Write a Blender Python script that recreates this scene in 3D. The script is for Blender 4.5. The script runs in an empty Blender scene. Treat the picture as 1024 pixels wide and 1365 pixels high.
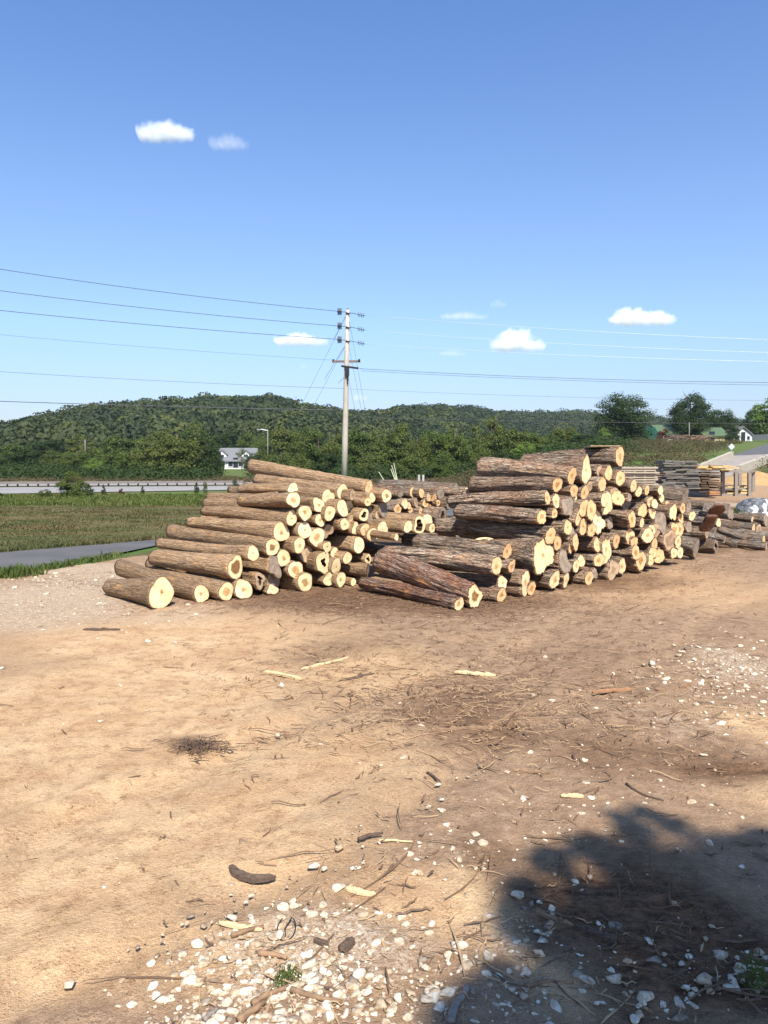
import bpy, math, random
import numpy as np
from mathutils import Vector, Matrix
random.seed(7); RNG = np.random.default_rng(11)
S = bpy.context.scene; COL = S.collection
PI = math.pi; rad = math.radians

# ------------------------------------------------------------------ camera model
CAM_H = 2.5; F = 1025.0; HORIZON = 610.0
PITCH = math.atan((682.5 - HORIZON) / F)
FW = np.array([0, math.cos(PITCH), -math.sin(PITCH)]); UP = np.array([0, math.sin(PITCH), math.cos(PITCH)])
def ray(px, py):
    return FW + np.array([1, 0, 0]) * (px - 512) / F + UP * (682.5 - py) / F
def at(px, py, Y):
    r = ray(px, py); t = Y / r[1]
    return np.array([0, 0, CAM_H]) + r * t
def gr(px, py, z=0.0):
    r = ray(px, py); t = (z - CAM_H) / r[2]
    return np.array([0, 0, CAM_H]) + r * t
SUN_AZ, SUN_EL = 168.0, 50.0
SUN = np.array([math.sin(rad(SUN_AZ)) * math.cos(rad(SUN_EL)), math.cos(rad(SUN_AZ)) * math.cos(rad(SUN_EL)), math.sin(rad(SUN_EL))])

# ------------------------------------------------------------------ noise
def _h(ix, iy, iz, seed):
    n = (ix.astype(np.int64) * 374761393 + iy.astype(np.int64) * 668265263 + iz.astype(np.int64) * 2147483647 + seed * 1274126177) & 0xffffffff
    n = ((n ^ (n >> 13)) * 1103515245 + 12345) & 0xffffffff
    n = ((n ^ (n >> 16)) * 2246822519) & 0xffffffff
    n = n ^ (n >> 15)
    return (n & 0xffffff) / float(0xffffff)
def noise(x, y, z=0.0, seed=0):
    x, y, z = np.broadcast_arrays(np.asarray(x, float), np.asarray(y, float), np.asarray(z, float))
    ix, iy, iz = np.floor(x), np.floor(y), np.floor(z)
    fx, fy, fz = x - ix, y - iy, z - iz
    fx, fy, fz = [f * f * (3 - 2 * f) for f in (fx, fy, fz)]
    r = 0
    for a in (0, 1):
        for b in (0, 1):
            for c in (0, 1):
                w = (fx if a else 1 - fx) * (fy if b else 1 - fy) * (fz if c else 1 - fz)
                r = r + w * _h(ix + a, iy + b, iz + c, seed)
    return r * 2 - 1
def fbm(x, y, z=0.0, o=4, seed=0):
    r = 0; a = 1.0; t = 0
    for i in range(o):
        r = r + a * noise(np.asarray(x) * 2 ** i, np.asarray(y) * 2 ** i, np.asarray(z) * 2 ** i, seed + i); t += a; a *= .5
    return r / t
def ss(a, b, x):
    t = np.clip((np.asarray(x, float) - a) / (b - a), 0, 1); return t * t * (3 - 2 * t)

# ------------------------------------------------------------------ object helpers
def mesh(name, V, Fc, mats=(), smooth=False, mi=None, attrs=None):
    me = bpy.data.meshes.new(name)
    V = np.asarray(V, dtype=np.float32)
    if isinstance(Fc, np.ndarray):
        n, k = Fc.shape
        me.vertices.add(len(V)); me.vertices.foreach_set('co', V.ravel())
        me.loops.add(n * k); me.loops.foreach_set('vertex_index', Fc.astype(np.int32).ravel())
        me.polygons.add(n); me.polygons.foreach_set('loop_start', np.arange(0, n * k, k, dtype=np.int32))
        me.polygons.foreach_set('loop_total', np.full(n, k, dtype=np.int32))
        me.update(calc_edges=True)
    else:
        me.from_pydata(V.tolist(), [], Fc); me.update()
    for m in mats: me.materials.append(m)
    if mi is not None: me.polygons.foreach_set('material_index', np.asarray(mi, dtype=np.int32))
    if smooth: me.polygons.foreach_set('use_smooth', np.ones(len(me.polygons), dtype=bool))
    for k, v in (attrs or {}).items():
        v = np.asarray(v, dtype=np.float32)
        if v.ndim == 1:
            a = me.attributes.new(k, 'FLOAT', 'POINT'); a.data.foreach_set('value', v)
        else:
            a = me.attributes.new(k, 'FLOAT_COLOR', 'POINT'); a.data.foreach_set('color', v.ravel())
    return me
def tag(o, label=None, cat=None, group=None, kind=None):
    if label: o['label'] = label
    if cat: o['category'] = cat
    if group: o['group'] = group
    if kind: o['kind'] = kind
    return o
def link(name, me, parent=None, loc=None):
    o = bpy.data.objects.new(name, me); COL.objects.link(o)
    if parent is not None: o.parent = parent
    if loc is not None: o.location = loc
    return o
def empty(name, loc=(0, 0, 0), rz=0):
    o = bpy.data.objects.new(name, None); COL.objects.link(o)
    o.location = loc; o.rotation_euler = (0, 0, rz); o.empty_display_size = .2
    return o
def copy_tree(o, parent=None):
    c = o.copy(); COL.objects.link(c); c.parent = parent
    for ch in [x for x in o.children]: copy_tree(ch, c)
    return c
class MB:
    def __init__(s): s.v = []; s.f = []
    def add(s, V, Fc):
        b = len(s.v); s.v += [tuple(map(float, p)) for p in V]; s.f += [tuple(int(i) + b for i in f) for f in Fc]; return s
    def box(s, c, d, R=None):
        c = np.array(c, float); d = np.array(d, float) / 2
        P = np.array([[x, y, z] for x in (-1, 1) for y in (-1, 1) for z in (-1, 1)]) * d
        if R is not None: P = P @ np.array(R).T
        return s.add(P + c, [(0, 1, 3, 2), (4, 6, 7, 5), (0, 4, 5, 1), (2, 3, 7, 6), (0, 2, 6, 4), (1, 5, 7, 3)])
    def beam(s, a, b, w, h):
        a = np.array(a, float); b = np.array(b, float); d = b - a; L = np.linalg.norm(d); x = d / L
        u = np.cross([0, 0, 1], x); u = u / np.linalg.norm(u) if np.linalg.norm(u) > 1e-4 else np.array([1., 0, 0])
        w2 = np.cross(x, u); R = np.stack([x, u, w2], 1)
        return s.box((a + b) / 2, (L, w, h), R)
    def tube(s, P, r, n=8, cap=True):
        P = [np.array(p, float) for p in P]; r = [r] * len(P) if np.isscalar(r) else list(r)
        b = len(s.v); prev = None
        for i, p in enumerate(P):
            t = P[min(i + 1, len(P) - 1)] - P[max(i - 1, 0)]; t /= np.linalg.norm(t) + 1e-9
            if prev is None: a = np.cross(t, [0, 0, 1.] if abs(t[2]) < .9 else [1., 0, 0])
            else: a = prev - t * np.dot(prev, t)
            a /= np.linalg.norm(a); prev = a; c = np.cross(t, a)
            for k in range(n):
                an = 2 * PI * k / n; s.v.append(tuple(p + r[i] * (math.cos(an) * a + math.sin(an) * c)))
        for i in range(len(P) - 1):
            for k in range(n):
                k2 = (k + 1) % n; s.f.append((b + i * n + k, b + i * n + k2, b + (i + 1) * n + k2, b + (i + 1) * n + k))
        if cap:
            s.f.append(tuple(b + k for k in range(n))[::-1]); s.f.append(tuple(b + (len(P) - 1) * n + k for k in range(n)))
        return s
    def build(s, name, m, parent=None, smooth=False, loc=None):
        return link(name, mesh(name, s.v, s.f, [m] if m else [], smooth), parent, loc)

# ------------------------------------------------------------------ node helpers
class NT:
    def __init__(s, name):
        s.m = bpy.data.materials.new(name); s.m.use_nodes = True; s.t = s.m.node_tree; s.N = s.t.nodes; s.L = s.t.links
        s.b = s.N['Principled BSDF']; s.out = s.N['Material Output']
        s.b.inputs['Roughness'].default_value = .85; s.b.inputs['Specular IOR Level'].default_value = .25
    def n(s, typ, **kw):
        nd = s.N.new(typ)
        for k, v in kw.items():
            if k.startswith('i_'):
                key = k[2:].replace('_', ' '); nd.inputs[key].default_value = v
            else: setattr(nd, k, v)
        return nd
    def set(s, inp, v):
        if v is None: return
        if isinstance(v, bpy.types.NodeSocket): s.L.new(v, inp)
        else:
            if hasattr(inp.default_value, '__len__') and not hasattr(v, '__len__'): v = [v] * len(inp.default_value)
            if hasattr(v, '__len__') and len(inp.default_value) == 4 and len(v) == 3: v = (*v, 1)
            inp.default_value = v
    def math(s, op, a, b=None, c=None, clamp=False):
        nd = s.n('ShaderNodeMath', operation=op, use_clamp=clamp)
        s.set(nd.inputs[0], a); s.set(nd.inputs[1], b)
        if c is not None: s.set(nd.inputs[2], c)
        return nd.outputs[0]
    def vec(s, op, a, b=None):
        nd = s.n('ShaderNodeVectorMath', operation=op); s.set(nd.inputs[0], a); s.set(nd.inputs[1], b); return nd.outputs[0]
    def mix(s, f, a, b, mode='MIX'):
        nd = s.n('ShaderNodeMix', data_type='RGBA', blend_type=mode); s.set(nd.inputs[0], f); s.set(nd.inputs[6], a); s.set(nd.inputs[7], b); return nd.outputs[2]
    def rng(s, v, a, b, c=0., d=1.):
        nd = s.n('ShaderNodeMapRange'); nd.clamp = True
        s.set(nd.inputs[0], v)
        for i, x in enumerate((a, b, c, d)): s.set(nd.inputs[i + 1], x)
        return nd.outputs[0]
    def noise(s, vec, scale, detail=4., rough=.55, dist=0., out=0):
        nd = s.n('ShaderNodeTexNoise'); s.set(nd.inputs['Vector'], vec); s.set(nd.inputs['Scale'], scale)
        nd.inputs['Detail'].default_value = detail; nd.inputs['Roughness'].default_value = rough; nd.inputs['Distortion'].default_value = dist
        return nd.outputs[out]
    def voro(s, vec, scale, feature='F1', out='Distance'):
        nd = s.n('ShaderNodeTexVoronoi', feature=feature); s.set(nd.inputs['Vector'], vec); s.set(nd.inputs['Scale'], scale); return nd.outputs[out]
    def coord(s, w='Object'): return s.n('ShaderNodeTexCoord').outputs[w]
    def scale(s, v, k): return s.vec('MULTIPLY', v, k)
    def attr(s, name, typ='GEOMETRY'): return s.n('ShaderNodeAttribute', attribute_name=name, attribute_type=typ)
    def oinfo(s, w): return s.n('ShaderNodeObjectInfo').outputs[w]
    def bump(s, h, strength=.5, dist=.02):
        nd = s.n('ShaderNodeBump'); nd.inputs['Strength'].default_value = strength; nd.inputs['Distance'].default_value = dist
        s.set(nd.inputs['Height'], h); s.L.new(nd.outputs[0], s.b.inputs['Normal']); return nd
    def col(s, c): s.set(s.b.inputs['Base Color'], c); return s.m
    def rough(s, r): s.set(s.b.inputs['Roughness'], r)
def simple(name, c, c2=None, sc=6., rough=.8, bump=0., dist=.01, metal=0., stretch=(1, 1, 1), world=False):
    k = NT(name); v = k.scale(k.n('ShaderNodeNewGeometry').outputs['Position'] if world else k.vec('ADD', k.coord(), k.vec('MULTIPLY', k.oinfo('Random'), (17, 31, 53))), stretch)
    n = k.noise(v, sc, 5, .6)
    if c2 is None: c2 = tuple(x * .65 for x in c)
    k.col(k.mix(k.rng(n, .3, .7), c, c2)); k.rough(rough); k.b.inputs['Metallic'].default_value = metal
    if bump: k.bump(n, bump, dist)
    return k.m

def foliage(name, c1, c2, c3=None, trans=.25, patch=.35, stretch=(1, 1, 1)):
    k = NT(name)
    g = k.n('ShaderNodeNewGeometry'); pos = g.outputs['Position']; isl = g.outputs['Random Per Island']
    r = k.oinfo('Random')
    c = k.mix(k.rng(k.noise(k.scale(pos, stretch), patch, 3), .38, .62), c1, c2)
    c = k.mix(k.math('MULTIPLY', r, .55), c, c3 or c2)
    c = k.mix(k.rng(isl, 0, 1, 0, .5), c, k.scale(c, (1.5, 1.45, 1.2)))
    k.set(k.b.inputs['Base Color'], c); k.b.inputs['Roughness'].default_value = .7; k.b.inputs['Specular IOR Level'].default_value = .2
    t = k.n('ShaderNodeBsdfTranslucent'); k.set(t.inputs['Color'], k.scale(c, (1.1, 1.3, .6)))
    mx = k.n('ShaderNodeMixShader'); mx.inputs[0].default_value = trans
    k.L.new(k.b.outputs[0], mx.inputs[1]); k.L.new(t.outputs[0], mx.inputs[2]); k.L.new(mx.outputs[0], k.out.inputs[0])
    return k.m
# ------------------------------------------------------------------ materials
def bark_mat(name, base, dark, red, scuff, shag):
    k = NT(name); co = k.coord(); off = k.vec('MULTIPLY', k.oinfo('Random'), (37, 51, 23)); v = k.vec('ADD', co, off)
    fur = k.noise(k.scale(v, (2.2, 26, 26)), 1.0, 5, .62, .6)
    fur2 = k.noise(k.scale(v, (7, 60, 60)), 1.0, 3, .6)
    cr = k.voro(k.vec('ADD', k.scale(v, (4, 30, 30)), k.noise(v, 6, 2, out=1)), 1.0, 'DISTANCE_TO_EDGE')
    big = k.noise(v, 2.2, 3)
    c = k.mix(k.rng(fur, .40, .60) if shag else k.rng(fur, .35, .68), dark, base)
    c = k.mix(k.rng(big, .4, .62, 0, .75 if shag else .45), c, red)
    c = k.mix(k.rng(cr, 0, .07, .55, 0), c, tuple(x * .45 for x in dark))
    c = k.mix(k.rng(fur2, .58, .72, 0, .45), c, tuple(min(1, x * 1.7) for x in base))
    sc = k.noise(k.scale(v, (3.0, 9, 9)), 1.0, 3, .5, .4)
    c = k.mix(k.math('MULTIPLY', k.rng(sc, .64, .69), .8), c, scuff)
    pale = k.noise(k.vec('ADD', v, (5, 5, 5)), 5, 4)
    c = k.mix(k.rng(pale, .56, .75, 0, .35), c, (.33, .27, .2))
    br = k.math('ADD', .78, k.math('MULTIPLY', k.oinfo('Random'), .42))
    c = k.scale(c, br)
    k.col(c); k.rough(.9)
    h = k.math('ADD', k.math('MULTIPLY', fur, 1.0), k.math('MULTIPLY', k.rng(cr, 0, .12), .5)); h = k.math('ADD', h, k.math('MULTIPLY', fur2, .3))
    k.bump(h, 1.0, .055 if shag else .022)
    return k.m
BARK_L = bark_mat('bark_tan', (.42, .28, .155), (.17, .10, .055), (.34, .20, .10), (.50, .27, .10), False)
BARK_R = bark_mat('bark_grey_red', (.48, .36, .25), (.085, .056, .038), (.34, .19, .11), (.46, .26, .12), True)
BARK_RED = bark_mat('bark_shaggy_red', (.42, .29, .21), (.12, .06, .04), (.28, .12, .06), (.55, .25, .08), True)
BARK_G = bark_mat('bark_weathered', (.31, .26, .2), (.14, .10, .075), (.24, .15, .09), (.4, .27, .15), True)

def cut_mat():
    k = NT('cut_wood'); v = k.vec('ADD', k.coord(), k.vec('MULTIPLY', k.oinfo('Random'), (7, 11, 13)))
    rr = k.attr('rr').outputs['Fac']; oc = k.n('ShaderNodeObjectInfo').outputs['Color']
    sp = k.n('ShaderNodeSeparateColor'); k.L.new(oc, sp.inputs[0]); R, G, B = sp.outputs[0], sp.outputs[1], sp.outputs[2]
    A = k.n('ShaderNodeObjectInfo').outputs['Alpha']
    sap = k.mix(B, (.86, .70, .42), (.77, .49, .26))
    sap = k.mix(k.rng(k.noise(v, 5, 3), .35, .65), sap, k.scale(sap, (.9, .84, .74)))
    nz = k.noise(v, 9, 4); nb = k.noise(v, 26, 4)
    rn = k.math('ADD', rr, k.math('MULTIPLY', k.math('SUBTRACT', nz, .5), .38))
    heart = k.mix(G, k.scale(sap, (.80, .66, .50)), (.26, .135, .055))
    hm = k.rng(k.math('SUBTRACT', rn, R), -.09, .05, 1, 0)
    c = k.mix(hm, sap, k.mix(k.rng(nb, .35, .65), heart, k.scale(heart, .7)))
    ring = k.math('SINE', k.math('MULTIPLY', k.math('ADD', rr, k.math('MULTIPLY', nz, .12)), 75))
    c = k.mix(k.rng(ring, .2, 1, 0, .2), c, k.scale(c, (.72, .6, .45)))
    pith = k.rng(rr, .0, .07, .5, 0); c = k.mix(pith, c, (.3, .15, .06))
    saw = k.noise(k.scale(v, (1, 5, 70)), 1, 3)
    c = k.mix(k.rng(saw, .45, .75, 0, .3), c, k.scale(c, (.78, .7, .58)))
    st = k.noise(k.vec('ADD', v, (3, 9, 1)), 4.5, 4)
    c = k.mix(k.rng(st, .6, .68, 0, .45), c, k.scale(c, (.62, .46, .33)))
    c = k.mix(k.rng(rr, .90, .99, 0, .55), c, (.42, .25, .10))
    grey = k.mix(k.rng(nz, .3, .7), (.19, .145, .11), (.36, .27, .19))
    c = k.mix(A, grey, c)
    k.col(c); k.rough(.75)
    k.bump(k.math('ADD', saw, k.math('MULTIPLY', nb, .6)), .35, .006)
    return k.m
CUT = cut_mat()
ROT = simple('rotten_heart', (.10, .055, .03), (.035, .02, .012), 14, .95, .6, .03)
WOODPALE = simple('pale_splinter', (.66, .49, .28), (.50, .35, .18), 9, .8, .3, .004, stretch=(3, 20, 20))
WOODGREY = simple('grey_weathered_wood', (.30, .26, .215), (.17, .14, .115), 5, .9, .5, .006, stretch=(1, 8, 8))
WOODYEL = simple('fresh_sawn_wood', (.66, .47, .21), (.52, .34, .13), 5, .8, .3, .004, stretch=(1, 8, 8))
CONC = simple('concrete', (.42, .40, .36), (.33, .31, .28), 3, .9, .3, .01)
METAL = simple('galvanised', (.42, .43, .44), (.3, .31, .32), 8, .5, metal=.6)
DARK = simple('dark_ceramic', (.03, .025, .025), (.02, .02, .02), 8, .4)
WHITE = simple('white_paint', (.76, .76, .74), (.66, .66, .64), 2, .7)
WIRE = simple('wire_metal', (.10, .10, .11), (.06, .06, .07), 5, .5)
WIREL = simple('bright_wire', (.62, .64, .68), (.5, .52, .56), 5, .4, metal=.3)
k = NT('pale_limestone'); p = k.n('ShaderNodeNewGeometry'); n_ = k.noise(p.outputs['Position'], 30, 5, .65)
c = k.mix(k.rng(p.outputs['Random Per Island'], .25, .8), (.72, .64, .50), (.46, .35, .23)); c = k.mix(k.rng(p.outputs['Random Per Island'], .9, .94), c, (.30, .24, .18))
k.col(k.mix(k.rng(n_, .42, .62), c, k.scale(c, (.6, .52, .44)))); k.rough(.92); k.bump(n_, .9, .01); STONE = k.m
BARKBIT = simple('bark_strip', (.20, .12, .07), (.085, .05, .03), 9, .9, .5, .006, world=True)
STRAW = simple('dry_splinters', (.48, .33, .18), (.28, .17, .09), 5, .85, world=True)

def ground_mat():
    k = NT('ground'); p = k.n('ShaderNodeNewGeometry').outputs['Position']
    a = k.attr('zone'); s = k.n('ShaderNodeSeparateColor'); k.L.new(a.outputs['Color'], s.inputs[0]); sand, mulch_and_shade, grav = s.outputs; mead = a.outputs['Alpha']
    n1 = k.noise(p, 1.3, 6, .62); n2 = k.noise(p, 7, 6, .65); n3 = k.noise(p, 38, 4, .65); n4 = k.noise(k.scale(p, (1, 1, 1)), 140, 3, .6)
    stre = k.noise(k.scale(p, (7, 20, 5)), 1, 6, .7, .5)
    base = k.mix(k.rng(n2, .3, .7), (.30, .19, .112), (.53, .365, .23))
    sandc = k.mix(k.rng(n1, .35, .65), (.62, .40, .215), (.78, .55, .315))
    sandc = k.mix(k.rng(n2, .5, .68, 0, .6), sandc, (.40, .235, .125)); sandc = k.mix(k.rng(k.noise(k.vec('ADD', p, (9, 4, 0)), 3.1, 6, .7), .5, .66, 0, .55), sandc, (.46, .27, .15))
    c = k.mix(k.rng(k.math('ADD', sand, k.math('MULTIPLY', k.math('SUBTRACT', n2, .5), .8)), .22, .7), base, sandc)
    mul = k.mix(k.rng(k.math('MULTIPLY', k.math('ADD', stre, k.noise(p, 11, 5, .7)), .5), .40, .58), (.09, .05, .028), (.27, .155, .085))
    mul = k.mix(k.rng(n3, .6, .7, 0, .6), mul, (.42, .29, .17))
    c = k.mix(k.rng(k.math('ADD', mulch_and_shade, k.math('MULTIPLY', k.math('SUBTRACT', n1, .5), .7)), .28, .72), c, mul)
    gf = k.math('ADD', grav, k.math('MULTIPLY', k.math('SUBTRACT', n2, .5), .9))
    vo = k.voro(p, 34, out='Color'); vs = k.n('ShaderNodeSeparateColor'); k.L.new(vo, vs.inputs[0])
    gc = k.mix(vs.outputs[0], (.50, .37, .25), (.78, .66, .49))
    gm = k.rng(gf, .3, .62)
    c = k.mix(k.math('MULTIPLY', gm, k.rng(n3, .42, .54)), c, gc)
    c = k.mix(k.rng(n4, .5, .66, 0, .6), c, k.scale(c, (.5, .45, .4)))
    sp_ = k.noise(k.scale(p, (40, 95, 40)), 1, 4, .75, 1.0); c = k.mix(k.math('MULTIPLY', k.rng(sp_, .535, .60), k.rng(n2, .35, .6)), c, k.scale(c, (.45, .38, .33)))
    cl = k.voro(k.vec('ADD', p, k.scale(k.noise(p, 12, 3, out=1), .06)), 22); c = k.mix(k.rng(cl, .12, .3, .0, .28), c, k.scale(c, (.62, .56, .5)))
    c = k.mix(k.rng(n3, .58, .72, 0, .4), c, k.scale(c, (.6, .52, .46)))
    c = k.mix(k.rng(n4, .30, .44, .35, 0), c, k.scale(c, (1.35, 1.32, 1.25)))
    # meadow
    m1 = k.noise(k.scale(p, (.25, .55, 1)), 1, 6, .6, .5); m2 = k.noise(p, 1.7, 5, .65); m3 = k.noise(p, 12, 4, .7)
    mc = k.mix(k.rng(m1, .4, .6), (.075, .088, .026), (.17, .125, .06))
    mc = k.mix(k.rng(m2, .46, .62, 0, .6), mc, (.05, .075, .02))
    mc = k.mix(k.rng(m3, .5, .75, 0, .7), mc, (.20, .155, .08))
    lush = k.attr('lush').outputs['Fac']
    mc = k.mix(k.rng(k.math('ADD', lush, k.math('MULTIPLY', k.math('SUBTRACT', m2, .5), .5)), .35, .7), mc, k.mix(k.rng(m3, .35, .65), (.055, .11, .02), (.11, .17, .04)))
    c = k.mix(k.rng(k.math('ADD', mead, k.math('MULTIPLY', k.math('SUBTRACT', n2, .5), .6)), .4, .6), c, mc)
    k.col(c); k.rough(.95); k.b.inputs['Specular IOR Level'].default_value = .1
    h = k.math('ADD', k.math('MULTIPLY', n2, .55), k.math('MULTIPLY', n3, .42)); h = k.math('ADD', h, k.math('MULTIPLY', n4, .26)); h = k.math('ADD', h, k.math('MULTIPLY', k.noise(p, 300, 2, .6), .08)); h = k.math('ADD', h, k.math('MULTIPLY', k.math('MULTIPLY', stre, mulch_and_shade), .25))
    k.bump(h, .9, .05)
    return k.m
GROUND = ground_mat()
def road_mat(name, c1, c2):
    k = NT(name); p = k.n('ShaderNodeNewGeometry').outputs['Position']
    n = k.noise(p, .8, 5, .6); f = k.noise(p, 60, 3, .7)
    c = k.mix(k.rng(n, .35, .65), c1, c2); c = k.mix(k.rng(f, .45, .7, 0, .35), c, k.scale(c, 1.5)); k.col(c); k.rough(.85); k.bump(f, .4, .006); return k.m
ASPH = road_mat('asphalt_lane', (.085, .082, .08), (.115, .108, .10)); HWY = road_mat('highway_concrete', (.23, .215, .195), (.29, .27, .245)); BRIDGE = road_mat('bridge_deck', (.24, .21, .175), (.31, .27, .225))

# ------------------------------------------------------------------ terrain
RIDGE_PX = [-700, -300, -60, 0, 30, 65, 100, 150, 200, 240, 300, 360, 400, 440, 480, 520, 570, 620, 650, 700, 760, 830, 900, 1100, 1500]
RIDGE_PY = [590, 582, 575, 572, 565, 555, 547, 542, 538, 534, 532, 532, 540, 546, 551, 547, 543, 546, 551, 553, 551, 556, 562, 566, 575]
def ridge(px):
    py = np.interp(px, RIDGE_PX, RIDGE_PY); R = np.interp(px, [-700, 380, 560, 700, 1500], [470, 470, 620, 860, 900])
    return R, CAM_H + (HORIZON - py) / F * R - 12
def terrain(x, y):
    x = np.asarray(x, float); y = np.asarray(y, float); r = np.hypot(x, y); yy = np.maximum(y, .35 * r + 1e-3); px = 512 + F * x / yy
    R, Z = ridge(px)
    t = np.clip((yy - .42 * R) / (.58 * R), 0, 1); hill = Z * (t * t * (3 - 2 * t)) * (1 + .05 * noise(x / 45, y / 45, 0, 5) * (1 - t))
    hill = np.where(y > 0, hill, 0)
    k = ss(600, 820, px) * (y > 0); rr = np.interp(yy, [50, 60, 90, 150, 260, 500], [0, 1.1, 3.0, 5.6, 8.5, 9.5])
    z = np.maximum(hill, rr * k)
    z = z + ss(6, 25, r) * 0 + .018 * fbm(x * .9, y * .9, 0, 4, 3) * ss(60, 20, r) + .012 * noise(x * 5, y * 5, 0, 8) * ss(15, 5, r)
    return z
def tz(x, y): return float(terrain(np.array([x]), np.array([y]))[0])

def line_mask(x, y, pts):
    """signed side value for a polyline road in ground xy given as pixel points: y of the line at x"""
    P = np.array([gr(*p)[:2] for p in pts]); o = np.argsort(P[:, 0]); P = P[o]
    s0 = (P[1, 1] - P[0, 1]) / (P[1, 0] - P[0, 0]); s1 = (P[-1, 1] - P[-2, 1]) / (P[-1, 0] - P[-2, 0])
    xl, xr = P[0, 0] - 200, P[-1, 0] + 200
    return np.interp(x, np.r_[xl, P[:, 0], xr], np.r_[P[0, 1] - 200 * s0, P[:, 1], P[-1, 1] + 200 * s1])
LANE_FAR = [(0, 738.5), (212, 721)]; LANE_NEAR = [(0, 767), (110, 749.5), (168, 737.5)]
YARD = [(-40, 776), (20, 766), (75, 757), (130, 749), (205, 740), (300, 700), (420, 668), (520, 662), (620, 655), (800, 650), (1010, 652), (1200, 655)]
def patches(x, y, L):
    o = np.zeros_like(x)
    for (px, py, rx, ry, w) in L:
        c = gr(px, py); a = gr(px + rx, py); b0 = gr(px, max(py - ry, 640)); b1 = gr(px, py + ry)
        wx = abs(a[0] - c[0]); wy = np.where(y > c[1], abs(b0[1] - c[1]), abs(b1[1] - c[1]))
        d = ((x - c[0] * (1 + 0 * y)) / wx) ** 2 + ((y - c[1]) / wy) ** 2
        o = np.maximum(o, w * np.exp(-d * .9))
    return o
SAND = [(150, 1310, 260, 90, .9), (420, 1020, 200, 80, .7), (120, 1000, 330, 170, 1), (60, 1220, 220, 200, .95), (330, 1120, 200, 110, .9), (560, 1220, 130, 70, 1.0), (640, 1165, 40, 25, .7), (480, 900, 150, 40, .75), (980, 965, 70, 30, .95), (930, 790, 200, 35, .55), (760, 1150, 60, 40, .35), (850, 1280, 60, 50, .6),
        (220, 850, 260, 40, .9), (690, 1310, 60, 50, .7), (1000, 1050, 80, 30, .6), (640, 850, 130, 14, .35)]
MULCH_AND_SHADE = [(520, 800, 230, 22, 1), (330, 790, 70, 18, .8), (800, 775, 160, 16, .7), (640, 960, 150, 60, .62), (450, 870, 140, 30, .45), (850, 1000, 170, 45, .6), (870, 1240, 190, 110, 1), (900, 725, 150, 16, .8), (650, 715, 500, 30, .95), (800, 900, 160, 60, .4),  # brown soil by the tree shade is at full weight, painting the shade darker
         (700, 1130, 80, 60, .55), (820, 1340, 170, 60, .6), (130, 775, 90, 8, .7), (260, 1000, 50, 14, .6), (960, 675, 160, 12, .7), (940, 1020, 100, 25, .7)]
GRAV = [(60, 800, 150, 45, .9), (110, 757, 110, 9, 1), (380, 1310, 170, 90, .75), (985, 885, 80, 30, .62), (900, 960, 90, 30, .4), (640, 1120, 120, 40, .35), (230, 820, 130, 20, .5), (640, 1260, 90, 60, .45), (760, 1080, 160, 40, .3), (700, 640, 200, 6, .3), (930, 672, 80, 5, .8)]
def build_ground():
    az = np.r_[np.linspace(-180, -42, 40)[:-1], np.linspace(-42, 42, 620), np.linspace(42, 180, 40)[1:]]
    rs = [0.0, .4, .8, 1.2, 1.6, 2.0]
    while rs[-1] < 70: rs.append(rs[-1] * 1.0105)
    while rs[-1] < 1100: rs.append(rs[-1] * 1.03)
    while rs[-1] < 9000: rs.append(rs[-1] * 1.25)
    rs = np.array(rs)
    A, R = np.meshgrid(np.radians(az), rs); X = R * np.sin(A); Y = R * np.cos(A)
    x, y = X.ravel(), Y.ravel(); z = terrain(x, y)
    wx = x + .5 * fbm(x * .6, y * .6, 1, 3, 21); wy = y + .5 * fbm(x * .6, y * .6, 2, 3, 22)
    sand = patches(wx, wy, SAND); mul = patches(wx, wy, MULCH_AND_SHADE); grv = patches(wx, wy, GRAV)
    yl = line_mask(wx * .9 + x * .1, None, YARD); mead = ss(-.35, .35, (wy * .5 + y * .5) - yl) * (y > 0)
    fs = ss(-.5, .5, y - line_mask(x, None, LANE_NEAR))
    lane = mead * (1 - 0)
    zhwy = line_mask(x, None, [(0, 662), (300, 655)])
    lush = np.exp(-((y - zhwy + 6) / 9) ** 2) * .9
    lush = np.maximum(lush, np.exp(-((y - line_mask(x, None, LANE_NEAR) + .3) / 1.2) ** 2) * .95)
    lush = np.maximum(lush, ss(60, 90, y) * .55)
    # slight ruts / clods
    z = z + (.02 * mul + .012) * fbm(x * 6, y * 6, 0, 3, 31) * ss(30, 10, R.ravel())
    # shallow wheel ruts crossing the yard
    for (a, b, w, dpt) in (((0, 1130), (700, 850), .16, .03), ((150, 1290), (900, 860), .16, .03)):
        P, Q = gr(*a)[:2], gr(*b)[:2]; d = (Q - P) / np.linalg.norm(Q - P); nn = np.array([-d[1], d[0]]); s = (x - P[0]) * nn[0] + (y - P[1]) * nn[1] + .25 * noise(x * .4, y * .4, 0, 77)
        z = z - dpt * np.exp(-(s / w) ** 2) + dpt * .6 * np.exp(-((s - 2.2 * w) / w) ** 2)
    na = len(az); nr = len(rs)
    i = np.arange(nr - 1)[:, None] * na + np.arange(na - 1)[None, :]
    Fq = np.stack([i, i + 1, i + na + 1, i + na], -1).reshape(-1, 4)[:, ::-1]
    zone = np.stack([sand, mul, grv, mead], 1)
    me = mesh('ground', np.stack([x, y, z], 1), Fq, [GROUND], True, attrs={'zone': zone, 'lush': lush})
    return tag(link('ground', me), kind='structure')
GR = build_ground()
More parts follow.
